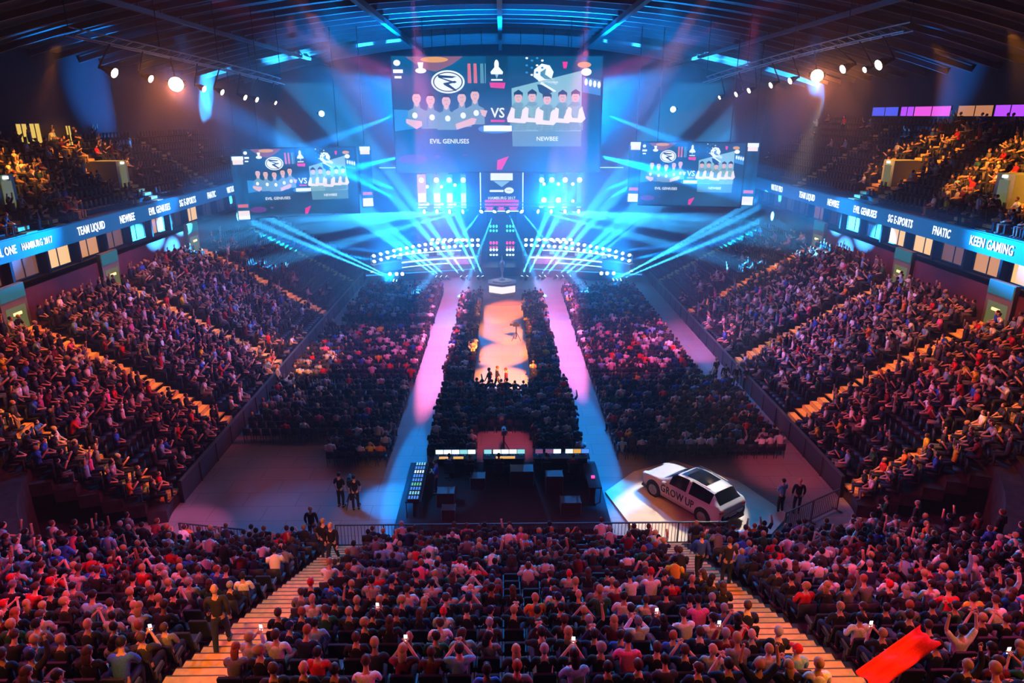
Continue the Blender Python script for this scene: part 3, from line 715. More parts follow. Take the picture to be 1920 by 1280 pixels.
# ------------------------------------------------------------------ people
SKINS = [(.62, .36, .25), (.55, .31, .21), (.45, .25, .16), (.68, .42, .31), (.25, .13, .08)]
HAIRS = {'black': (.01, .008, .008), 'brown': (.06, .03, .018), 'blond': (.42, .28, .12), 'ginger': (.3, .09, .03), 'grey': (.3, .3, .3)}
SHIRTS = {'black': (.012, .012, .015), 'charcoal': (.03, .03, .034), 'navy': (.01, .016, .06), 'grey': (.17, .17, .19), 'white': (.75, .75, .75), 'red': (.6, .015, .02),
          'dark green': (.02, .09, .04), 'light blue': (.2, .4, .6), 'blue': (.03, .1, .45), 'pink': (.75, .12, .3), 'yellow': (.75, .5, .02), 'orange': (.8, .2, .02), 'maroon': (.14, .01, .02), 'pale grey': (.45, .45, .47)}
SHW = {'black': 34, 'charcoal': 18, 'navy': 14, 'grey': 9, 'white': 11, 'red': 5, 'dark green': 2, 'light blue': 4, 'blue': 4, 'pink': 2, 'yellow': 1, 'orange': 1, 'maroon': 4, 'pale grey': 7}
TROUS = {'dark jeans': (.02, .03, .06), 'black trousers': (.015, .015, .017), 'grey trousers': (.12, .12, .12), 'beige trousers': (.3, .23, .15)}
def V3(*a): return Vector(a)
def joints(pose):
    """joint positions of a figure facing +Y, feet on z=0"""
    stand = pose.startswith(('stand', 'walk'))
    J = {}
    if not stand:
        lean = {'lean': .16, 'arms_up': -.02}.get(pose, .0)
        J.update(pelvis=V3(0, 0, .52), waist=V3(0, lean*.3-.02, .70), chest=V3(0, lean*.8-.02, .90), neck=V3(0, lean*1.15, 1.08), head=V3(0, lean*1.4+.02, 1.23))
        for s, k in ((-1, 'l'), (1, 'r')):
            J['hip'+k] = V3(s*.09, .02, .50); J['knee'+k] = V3(s*.14, .43, .50); J['ankle'+k] = V3(s*.13, .40, .09); J['toe'+k] = V3(s*.15, .55, .035)
    else:
        J.update(pelvis=V3(0, 0, .94), waist=V3(0, 0, 1.10), chest=V3(0, .0, 1.30), neck=V3(0, .01, 1.50), head=V3(0, .04, 1.65))
        for s, k in ((-1, 'l'), (1, 'r')):
            st = (.28*s if pose == 'walk' else 0)
            J['hip'+k] = V3(s*.09, 0, .90); J['knee'+k] = V3(s*.11, st*.6+.05, .50); J['ankle'+k] = V3(s*.11, st-(.06 if st < 0 else 0), .09+(.03 if st < 0 else 0)); J['toe'+k] = V3(s*.13, st+.15, .035)
    c = J['chest']; b = J['neck'].z-.05
    for s, k in ((-1, 'l'), (1, 'r')):
        sh = V3(s*.18, c.y*1.1, b); J['sh'+k] = sh
        if pose in ('lap', 'look_left', 'look_right'): J['el'+k] = sh+V3(s*.06, .06, -.25); J['wr'+k] = V3(s*.10, sh.y+.30, sh.z-.36)
        elif pose == 'lean': J['el'+k] = sh+V3(s*.05, .12, -.24); J['wr'+k] = V3(s*.07, sh.y+.36, sh.z-.33)
        elif pose == 'arms_up': J['el'+k] = sh+V3(s*.14, .06, .20); J['wr'+k] = sh+V3(s*.10, .10, .45)
        elif pose == 'clap': J['el'+k] = sh+V3(s*.10, .16, -.16); J['wr'+k] = V3(s*.05, sh.y+.36, sh.z+.02)
        elif pose == 'phone': J['el'+k] = sh+V3(s*.07, .16, -.18); J['wr'+k] = V3(s*.05, sh.y+.36, sh.z+.0)
        elif pose == 'one_up':
            if s > 0: J['el'+k] = sh+V3(.12, .06, .20); J['wr'+k] = sh+V3(.08, .12, .45)
            else: J['el'+k] = sh+V3(s*.06, .06, -.25); J['wr'+k] = V3(s*.10, sh.y+.30, sh.z-.36)
        elif pose == 'walk': J['el'+k] = sh+V3(s*.06, -.10*s, -.27); J['wr'+k] = sh+V3(s*.06, -.12*s+.1, -.50)
        elif pose == 'stand_fold': J['el'+k] = sh+V3(s*.10, .06, -.27); J['wr'+k] = V3(-s*.06, sh.y+.22, sh.z-.25)
        else: J['el'+k] = sh+V3(s*.07, -.02, -.27); J['wr'+k] = sh+V3(s*.06, .08, -.50)
        d = (J['wr'+k]-J['el'+k]).normalized(); J['ha'+k] = J['wr'+k]+d*.08
    return J
def skin_surface(pts, edges, rad, levels, name):
    me = bpy.data.meshes.new(name); me.from_pydata([tuple(p) for p in pts], edges, [])
    o = bpy.data.objects.new(name, me); C.objects.link(o)
    o.modifiers.new('skin', 'SKIN')
    lay = me.skin_vertices[0].data
    for i, r in enumerate(rad):
        lay[i].radius = r if isinstance(r, tuple) else (r, r); lay[i].use_root = (i == 0)
    m = o.modifiers.new('sub', 'SUBSURF'); m.levels = levels; m.render_levels = levels
    bpy.context.view_layer.update()
    r = bpy.data.meshes.new_from_object(o.evaluated_get(bpy.context.evaluated_depsgraph_get()))
    bpy.data.objects.remove(o); bpy.data.meshes.remove(me)
    r.polygons.foreach_set('use_smooth', [True]*len(r.polygons)); r.name = name
    return r
def chain(J, segs, R):
    names = []; edges = []
    for seg in segs:
        for a in seg:
            if a not in names: names.append(a)
        edges += [(names.index(a), names.index(b_)) for a, b_ in zip(seg[:-1], seg[1:])]
    return [J[a] for a in names], edges, [R[a] for a in names]
RB = dict(pelvis=(.125, .10), waist=(.115, .085), chest=(.135, .10), neck=(.052, .052), head=(.05, .05))
for k in 'lr': RB.update({'hip'+k: .085, 'knee'+k: .055, 'ankle'+k: .038, 'toe'+k: .03, 'sh'+k: .055, 'el'+k: .038, 'wr'+k: .026, 'ha'+k: .03})
SEG_ALL = [('pelvis', 'waist', 'chest', 'neck', 'head'), ('pelvis', 'hipl', 'kneel', 'anklel', 'toel'), ('pelvis', 'hipr', 'kneer', 'ankler', 'toer'),
           ('chest', 'shl', 'ell', 'wrl', 'hal'), ('chest', 'shr', 'elr', 'wrr', 'har')]
def head_M(pose): return Matrix.Rotation({'look_left': .7, 'look_right': -.7}.get(pose, 0), 3, 'Z') @ Matrix.Rotation({'lean': -.3}.get(pose, -.05), 3, 'X')
def figure(pose, long_sleeve):
    """dict of meshes: body, shirt, trousers, shoes, and the head frame"""
    J = joints(pose); M = head_M(pose)
    b0 = skin_surface(*chain(J, SEG_ALL, RB), 1, 'body')
    bm = bmesh.new(); bm.from_mesh(b0); bpy.data.meshes.remove(b0)
    mb = MB(); h = J['head']
    mb.ball(h, (.076, .095, .115), 14, 10, M)
    fwd = M @ Vector((0, 1, 0))
    mb.tube([h+M @ V3(0, .085, .02), h+M @ V3(0, .112, -.018), h+M @ V3(0, .09, -.03)], [.008, .017, .012], 6)       # nose
    mb.ball(h+M @ V3(0, .045, -.085), (.045, .045, .035), 8, 6, M)                                                     # chin
    for s in (-1, 1):
        mb.ball(h+M @ V3(s*.078, -.005, -.005), (.012, .022, .033), 6, 5, M)
    nskin = len(mb.f); mb.use(SKIN0)
    mb.m = [0]*nskin
    mb.use(EYE)
    for s in (-1, 1): mb.ball(h+M @ V3(s*.03, .083, .012), (.012, .008, .008), 6, 4, M)
    mb.use(LIP).ball(h+M @ V3(0, .09, -.055), (.022, .008, .007), 6, 4, M)
    mb.use(SKIN0)
    for k, s in (('l', -1), ('r', 1)):                                                                                # fingers and thumb
        w, ha = J['wr'+k], J['ha'+k]; d = (ha-w).normalized(); side = d.cross(Vector((0, 0, 1)) if abs(d.z) < .9 else Vector((0, 1, 0))).normalized(); nrm = side.cross(d)
        for q, ln in enumerate((.062, .072, .068, .052)):
            r0 = ha+side*(.012*(q-1.5)*1.6)+d*.012
            mb.tube([r0, r0+d*ln*.55-nrm*.008, r0+d*ln*.9-nrm*.03], [.0085, .008, .006], 5)
        t0 = w.lerp(ha, .45)+side*(-s)*.02
        mb.tube([t0, t0+d*.03+side*(-s)*.03, t0+d*.06+side*(-s)*.028], [.011, .010, .007], 5)
    tm = mb.mesh('head', smooth=True); bm.from_mesh(tm)
    me = bpy.data.meshes.new('body_'+pose); bm.to_mesh(me); bm.free()
    for m_ in mb.mats: me.materials.append(m_)
    me.polygons.foreach_set('use_smooth', [True]*len(me.polygons))
    RS = dict(RB); add = .018
    for a in RS: RS[a] = tuple(q+add for q in RS[a]) if isinstance(RS[a], tuple) else RS[a]+add
    RS['neck'] = (.062, .062)
    nk = J['chest'].lerp(J['neck'], .8); J2 = dict(J, neck=nk, pelvis=J['pelvis']+V3(0, 0, -.03)); RS['pelvis'] = (.155, .13); RS['waist'] = (.145, .115)
    segs = [('pelvis', 'waist', 'chest', 'neck')]+[('chest', 'sh'+k, 'el'+k)+(('wr'+k,) if long_sleeve else ()) for k in 'lr']
    shirt = skin_surface(*chain(J2, segs, RS), 1, 'shirt')
    J3 = dict(J, waist=J['pelvis'].lerp(J['waist'], .75)); RT = dict(RS, waist=(.136, .106), pelvis=(.15, .125))
    trousers = skin_surface(*chain(J3, [('pelvis', 'waist')]+[('pelvis', 'hip'+k, 'knee'+k, 'ankle'+k) for k in 'lr'], RT), 1, 'trousers')
    shoes = []
    for k in 'lr':
        sb = MB(); a, t_ = J['ankle'+k], J['toe'+k]
        sb.tube([a+V3(0, -.07, -.045), a+V3(0, .0, -.04), t_+V3(0, 0, .01), t_+V3(0, .05, .005)], [.035, .05, .045, .025], 8); shoes.append(sb.mesh('shoe', SHOE, True))
    return dict(body=me, shirt=shirt, trousers=trousers, shoes=shoes, head=(h, M))
SKIN0 = mat('skin', SKINS[0], .55, noise=.05); EYE = mat('eye_dark', (.02, .015, .01), .3); LIP = mat('lips', (.4, .12, .1), .5); SHOE = mat('shoe', (.03, .03, .03), .5)
SKM = [mat('skin_%d' % i, c, .55) for i, c in enumerate(SKINS)]
HAIRM = {k: mat('hair_'+k, c, .6) for k, c in HAIRS.items()}
SHM = {k: cloth('shirt_'+k, c) for k, c in SHIRTS.items()}
TRM = {k: cloth(k, c) for k, c in TROUS.items()}
def hair_mesh(style, frame):
    h, M = frame; mb = MB()
    if style == 'bald': return None
    M2 = M @ Matrix.Rotation(.75, 3, 'X')
    mb.ball(h+M @ V3(0, -.012, .014), (.086, .102, .114), 14, 9, M2, -.28)
    if style == 'long':
        mb.tube([h+M @ V3(0, -.05, .05), h+M @ V3(0, -.085, -.06), h+M @ V3(0, -.09, -.17), h+M @ V3(0, -.08, -.26)], [.06, .085, .075, .03], 10, sx=1, sy=.6)
    if style == 'cap': mb.prism([( .06*math.cos(a), .1+.06*math.sin(a)) for a in np.linspace(-.3, PI+.3, 10)], .03, .04); mb.v[-20:] = [tuple(h+M @ Vector(p)) for p in mb.v[-20:]]
    return mb.mesh('hair', None, True)
POSES = ['lap', 'look_left', 'look_right', 'lean', 'arms_up', 'clap', 'phone', 'one_up', 'stand', 'stand_fold', 'walk']
FIG = {(p, ls): figure(p, ls) for p in POSES for ls in (False, True)}
HAIRMESH = {(p, st_): hair_mesh(st_, FIG[(p, True)]['head']) for p in POSES for st_ in ('short', 'long', 'cap')}
def pick(d, w=None): return random.choices(list(d), [w[k] for k in d] if w else None)[0]
def child(name, me, parent, m, slot=0):
    o = bpy.data.objects.new(name, me); C.objects.link(o); o.parent = parent
    if m:
        if len(me.materials) == 0: me.materials.append(m)
        o.material_slots[slot].link = 'OBJECT'; o.material_slots[slot].material = m
    return o
def person(name, x, y, z, rz, pose, label, group=None, shirt=None, hair=None, style=None, trous=None, scale=1.0, cat='person', skin=None):
    shirt = shirt or pick(SHIRTS, SHW); hair = hair or random.choices(list(HAIRS), [30, 40, 14, 4, 4])[0]; style = style or random.choices(['short', 'long', 'cap', 'bald'], [66, 18, 12, 4])[0]
    trous = trous or random.choices(list(TROUS), [40, 40, 14, 6])[0]
    f = FIG[(pose, random.random() < .5)]
    t = thing(name, label, cat, (x, y, z), rz-PI/2, group); t.scale = (scale,)*3
    child('body', f['body'], t, SKM[skin if skin is not None else random.choices(range(5), [35, 30, 12, 18, 5])[0]])
    child('shirt', f['shirt'], t, SHM[shirt]); child('trousers', f['trousers'], t, TRM[trous]); [child('shoe', q_, t, None) for q_ in f['shoes']]
    if style != 'bald': child('cap' if style == 'cap' else 'hair', HAIRMESH[(pose, style)], t, SHM[random.choice(['black', 'navy', 'red', 'grey'])] if style == 'cap' else HAIRM[hair])
    return t

# low detail figures for the distant mass: coloured tubes merged with numpy
def crowd_template(pose):
    J = joints(pose); mb = MB(); cid = []
    def seg(names, rads, n, c, sx=1, sy=1):
        a = len(mb.v); mb.tube([J[q] if isinstance(q, str) else q for q in names], rads, n, True, sx, sy); cid.extend([c]*(len(mb.v)-a))
    seg(['pelvis', 'waist', 'chest', J['neck']-V3(0, 0, .03), J['neck']+V3(0, 0, .02)], [.15, .14, .17, .15, .06], 8, 1, 1, .8)
    for k in 'lr':
        seg(['hip'+k, 'knee'+k, 'ankle'+k, 'toe'+k], [.10, .075, .05, .035], 5, 2)
        seg(['sh'+k, 'el'+k], [.078, .062], 5, 1); seg(['el'+k, 'wr'+k, 'ha'+k], [.05, .038, .045], 5, 0)
    a = len(mb.v); mb.ball(J['head'], (.08, .1, .12), 8, 5); cid.extend([0]*(len(mb.v)-a))
    a = len(mb.v); mb.ball(J['head']+V3(0, -.015, .02), (.09, .105, .118), 8, 5, Matrix.Rotation(.7, 3, 'X'), -.22); cid.extend([3]*(len(mb.v)-a))
    return np.array(mb.v, np.float32), mb.f, np.array(cid)
def merged(name, templates, placements, m, colours_of, attr, label, cat, group=None):
    """placements: list of (x, y, z, rz, template index, scale)"""
    co, cols, lv, ls, off = [], [], [], [], 0; lo = 0
    for ti, (tv, tf, tc_) in enumerate(templates):
        P = np.array([p for p in placements if p[4] == ti], np.float32)
        if not len(P): continue
        n_ = len(P); c, s = np.cos(P[:, 3]-PI/2), np.sin(P[:, 3]-PI/2); k = P[:, 5]
        X = (tv[None, :, 0]*c[:, None]-tv[None, :, 1]*s[:, None])*k[:, None]+P[:, 0:1]
        Y = (tv[None, :, 0]*s[:, None]+tv[None, :, 1]*c[:, None])*k[:, None]+P[:, 1:2]
        Z = tv[None, :, 2]*k[:, None]+P[:, 2:3]
        co.append(np.stack([X, Y, Z], -1).reshape(-1, 3)); cols.append(colours_of(n_)[:, tc_].reshape(-1, 4))
        fl = np.concatenate([np.array(f) for f in tf]); st_ = np.cumsum([0]+[len(f) for f in tf[:-1]])
        lv.append((fl[None, :]+(np.arange(n_)*len(tv))[:, None]+off).ravel()); ls.append((st_[None, :]+(np.arange(n_)*len(fl))[:, None]+lo).ravel())
        off += n_*len(tv); lo += n_*len(fl)
    co = np.concatenate(co).astype(np.float32); cols = np.concatenate(cols).astype(np.float32); lv = np.concatenate(lv).astype(np.int32); ls = np.concatenate(ls).astype(np.int32)
    me = bpy.data.meshes.new(name); me.vertices.add(len(co)); me.vertices.foreach_set('co', co.ravel())
    me.loops.add(len(lv)); me.loops.foreach_set('vertex_index', lv); me.polygons.add(len(ls)); me.polygons.foreach_set('loop_start', ls)
    a = me.attributes.new(attr, 'FLOAT_COLOR', 'POINT'); a.data.foreach_set('color', cols.ravel())
    me.update(calc_edges=True); me.polygons.foreach_set('use_smooth', np.ones(len(ls), bool)); me.materials.append(m)
    o = bpy.data.objects.new(name, me); C.objects.link(o)
    return tag(o, label, cat, group, 'stuff')

# ------------------------------------------------------------------ seat plan
spots = []                                                       # x, y, z, facing, block, row, seat, probability of being taken
def aisle_gap(v, L, w=.85): return any(abs(v-a) < w for a in L)
def toward_stage(x, y, a, k):
    b_ = math.atan2(72-y, -x); d = (b_-a+PI) % (2*PI)-PI; return a+d*k
for blk, X in (('left', LX), ('right', RX)):
    for i in range(NSIDE):
        y = NY+CR+.3; j = 0
        while y < YEND-2:
            if not aisle_gap(y, SIDE_AISLES, .82):
                x, _, s, a = bowl(blk, y, i*RD+.5); j += 1
                f = .97 if y < 47 else max(.0, .93-(y-47)*(.055 if blk == 'left' else .045))
                if i < 2: f *= .45 if y > 33 else .8
                if y < 31 and i < 5: f *= .25
                spots.append((x, y, row_z(s, i), toward_stage(x, y, a, .35), blk, i, j, f))
            y += .52
for i in range(NNEAR):
    x = CL[0]+.1; j = 0
    while x < CRT[0]:
        if not aisle_gap(x, NEAR_AISLES, .88):
            _, y, s, a = bowl('near', x, i*RD+.5); j += 1
            f = .76 if i > 3 else .62
            if abs(x) < 4 and 3 < i < 12: f = .66
            spots.append((x, y, row_z(s, i), a, 'near', i, j, f))
        x += .53
for blk in ('corner_left', 'corner_right'):
    for i in range(NNEAR):
        r = CR+i*RD+.5; nn = int(r*PI/2/.55)
        for j in range(nn):
            t_ = (j+.5)/nn; x, y, s, a = bowl(blk, t_, i*RD+.5)
            if x < -25.2 or x > 26.2 or voms(t_, i) or (voms(t_, i-1)): continue
            if t_ > VOM[1]-.02 and t_ < VOM[1]+.02: continue
            spots.append((x, y, row_z(s, i), toward_stage(x, y, a, .3), blk, i, j+1, .88))
for sx, nm in ((-1, 'left'), (1, 'right')):
    for i in range(urows(sx)):
        y = 22.0; j = 0
        while y < 78:
            if not aisle_gap(y, U_AISLES, .7) and not (i in (2, 3, 4) and (abs(y-39.6) < 1.2 or abs(y-52) < 1.2)):
                j += 1
                near_a = min(abs(y-q) for q in (49.3, 54.3))
                f = .85 if y < (44 if sx < 0 else 46) else (.75 if (near_a < .7 or 51 < y < 53) else (.28 if y < 58 else .05))
                if i < 2 and y > 44: f *= .2
                x, _, z = upper(sx, y, i)
                spots.append((x+sx*.5, y, z, toward_stage(x, y, 0 if sx < 0 else PI, .35), 'upper_'+nm, i, j, f))
            y += .55
# floor seating blocks: x0, x1, y0, y1, share taken
FLOOR = [('floor far left', -13.6, -5.7, 56.0, 67.5, .8), ('floor left', -14.1, -5.7, 42.6, 53.6, .86), ('floor near left', -14.2, -5.7, 31.5, 41.2, .72),
         ('floor centre left far', -3.9, -1.75, 56.0, 64.5, .85), ('floor centre left', -3.9, -1.75, 42.3, 52.6, .88), ('floor centre left near', -3.9, -1.6, 31.8, 40.8, .9),
         ('floor centre', -1.4, 1.5, 35.2, 40.2, .97), ('floor centre right', 1.9, 4.1, 42.5, 64.5, .88), ('floor centre right near', 1.7, 4.1, 31.8, 41.3, .8),
         ('floor right', 6.0, 13.2, 42.5, 66.5, .94), ('floor near right', 6.0, 14.8, 32.0, 41.3, .82)]
for nm, x0, x1, y0, y1, f in FLOOR:
    y = y0; i = 0
    while y < y1:
        x = x0+.2; j = 0
        while x < x1:
            j += 1
            x_cut = 16.2-(y-42)*.06 if nm == 'floor right' else 99
            if not (nm == 'floor near left' and x < -9 and y < 33.5): spots.append((x, y, 0, PI/2, nm, i, j, f))
            x += .52
        y += .92; i += 1
taken = [s for s in spots if random.random() < s[7]]
cm = cam.matrix_basis.inverted()
def cam_px(p):
    q = Matrix.LocRotScale(cam.location, cam.rotation_euler, None).inverted() @ Vector(p)
    return 960+1280*q.x/-q.z, 640-1280*q.y/-q.z, -q.z
def key(s):
    px, py, d = cam_px((s[0], s[1], s[2]+1.0)); return d if (-20 < px < 1940 and py < 1300 and d > 1) else 1e9
vis = [s for s in taken if cam_px((s[0], s[1], s[2]+1))[2] > 1.5]
BACKS = [s for s in vis if s[4] in ('near', 'corner_left', 'corner_right') ]
order = sorted(range(len(vis)), key=lambda q: key(vis[q]))
NEARP = 282
near_set = set(order[:NEARP])
blockname = {'near': 'near stand', 'corner_left': 'left corner', 'corner_right': 'right corner', 'left': 'left side stand', 'right': 'right side stand'}
hs = {'short': '', 'long': 'long ', 'cap': '', 'bald': ''}
phones = []
for q in order[:NEARP]:
    x, y, z, a, blk, i, j, f = vis[q]
    pose = random.choices(['lap', 'look_left', 'look_right', 'lean', 'arms_up', 'clap', 'phone', 'one_up'], [40, 11, 11, 16, 2, 7, 6, 3])[0]
    shirt = pick(SHIRTS, SHW); hair = random.choices(list(HAIRS), [28, 40, 18, 5, 4])[0]; style = random.choices(['short', 'long', 'cap', 'bald'], [66, 18, 12, 4])[0]
    hd = {'short': hair+'-haired spectator', 'long': 'long-haired spectator', 'cap': 'spectator in cap and', 'bald': 'bald spectator'}[style]
    if style == 'cap': lab = 'spectator in cap and %s top' % shirt
    else: lab = '%s in %s top' % (hd, shirt)
    where = blockname[blk]
    lab += ', %s, %s row, seat %d from left' % (where, 'row %d' % (i+1), j)
    lab = lab.replace('row %d row' % (i+1), 'row %d up' % (i+1))
    p = person('spectator', x, y, z, a+random.gauss(0, .08), pose, lab, 'spectators in the nearest rows', shirt, hair, style, scale=random.uniform(.95, 1.06))
    if pose == 'phone': phones.append((p, lab, i, j, where))
rest = [vis[q] for q in order[NEARP:] if key(vis[q]) < 1e8]
LOWP = ['lap', 'lean', 'arms_up', 'clap', 'one_up', 'phone', 'stand']
TEMPL = [crowd_template(p) for p in LOWP]
def person_colours(n_):
    g = np.random.default_rng(11+n_)
    sk = np.array(SKINS)[g.choice(5, n_, p=[.35, .3, .12, .18, .05])]; w = np.array([SHW[k] for k in SHIRTS], float); sh = np.array(list(SHIRTS.values()))[g.choice(len(SHIRTS), n_, p=w/w.sum())]
    tr = np.array(list(TROUS.values()))[g.choice(4, n_, p=[.4, .4, .14, .06])]; ha = np.array(list(HAIRS.values()))[g.choice(5, n_, p=[.3, .45, .15, .05, .05])]
    c = np.stack([sk, sh, tr, ha], 1); return np.concatenate([c, np.ones((n_, 4, 1))], 2)
PL = []
for s in rest:
    w = [46, 14, 9, 12, 7, 7, 3] if s[4] in ('left', 'right', 'corner_left', 'corner_right', 'upper_left', 'upper_right') else [55, 20, 2, 8, 2, 10, .7]
    PL.append((s[0]+random.gauss(0, .05), s[1]+random.gauss(0, .05), s[2], s[3]+random.gauss(0, .15), random.choices(range(7), w)[0], random.uniform(.93, 1.07)))
merged('spectator_crowd', TEMPL, PL, tint_mat('crowd_cloth_and_skin', 'tint', .8), person_colours, 'tint', 'thousands of small distant spectators filling the side stands, floor and upper tiers', 'crowd')
print('people', len(near_set), len(PL))
# seats: folding stadium seats under everybody; the nearest ones single
SEATM = mat('seat_plastic_dark', (.014, .018, .034), .5); SEATM2 = mat('seat_metal', (.10, .10, .11), .4, .5)
def rbox(mb, c, s, M=None): return mb.box(c, s, 0, M)
sm = MB(); sm.box((0, .03, .42), (.44, .42, .06)).box((0, .20, .405), (.42, .08, .05)).mesh
seat_me = sm.mesh('seat', SEATM)
bk = MB(); Mx = Matrix.Rotation(.16, 3, 'X'); bk.box((0, -.21, .66), (.44, .045, .46), 0, Mx).box((0, -.235, .88), (.40, .05, .05), 0, Mx); back_me = bk.mesh('backrest', SEATM)
leg_mes = []
for sx in (-1, 1): lg = MB(); lg.box((sx*.235, -.06, .2), (.035, .10, .4)).box((sx*.235, .0, .56), (.04, .30, .035)).box((sx*.235, -.14, .48), (.035, .05, .2)); leg_mes.append(lg.mesh('side_frame', SEATM2))
def seat_thing(x, y, z, a, lab):
    t = thing('stadium_seat', lab, 'seat', (x, y, z), a-PI/2, 'stadium seats in the nearest rows')
    for nm, me in (('seat', seat_me), ('backrest', back_me), ('side_frame', leg_mes[0]), ('side_frame', leg_mes[1])):
        o = bpy.data.objects.new(nm, me); C.objects.link(o); o.parent = t
    return t
seat_spots = [s for s in spots if not s[4].startswith('floor')]
takenset = set((s[0], s[1]) for s in taken)
so = sorted([s for s in seat_spots if key(s) < 1e8], key=lambda s: key(s)*(1 if (s[0], s[1]) in takenset else .72))
for s in so[:290]:
    free = (s[0], s[1]) not in takenset
    seat_thing(s[0], s[1]-.0, s[2], s[3] if s[4] == 'near' else s[3], '%s dark folding seat, %s, row %d up, seat %d from left' % ('empty' if free else 'occupied', blockname.get(s[4], s[4]), s[5]+1, s[6]))
tb = MB(); tb.box((0, .02, .42), (.44, .42, .05)).box((0, -.22, .66), (.44, .05, .46))
SEATT = (np.array(tb.v, np.float32), tb.f, np.zeros(len(tb.v), int))
def seat_colours(n_): return np.tile(np.array([[[.03, .04, .07, 1.]]]), (n_, 1, 1))
merged('stadium_seats', [SEATT], [(s[0], s[1], s[2], s[3], 0, 1) for s in so[290:]], SEATM, seat_colours, 'tint', 'rows of dark folding seats in the side stands and upper tiers', 'seating')
tb = MB(); tb.box((0, .02, .45), (.44, .42, .03)).box((0, -.20, .68), (.42, .03, .35))
for sx in (-1, 1):
    for sy in (-.17, .2): tb.box((sx*.19, sy, .22), (.025, .025, .44))
merged('folding_chairs', [(np.array(tb.v, np.float32), tb.f, np.zeros(len(tb.v), int))], [(s[0], s[1], s[2], s[3], 0, 1) for s in spots if s[4].startswith('floor')], SEATM, seat_colours, 'tint', 'rows of dark folding chairs standing in blocks on the hall floor', 'seating')

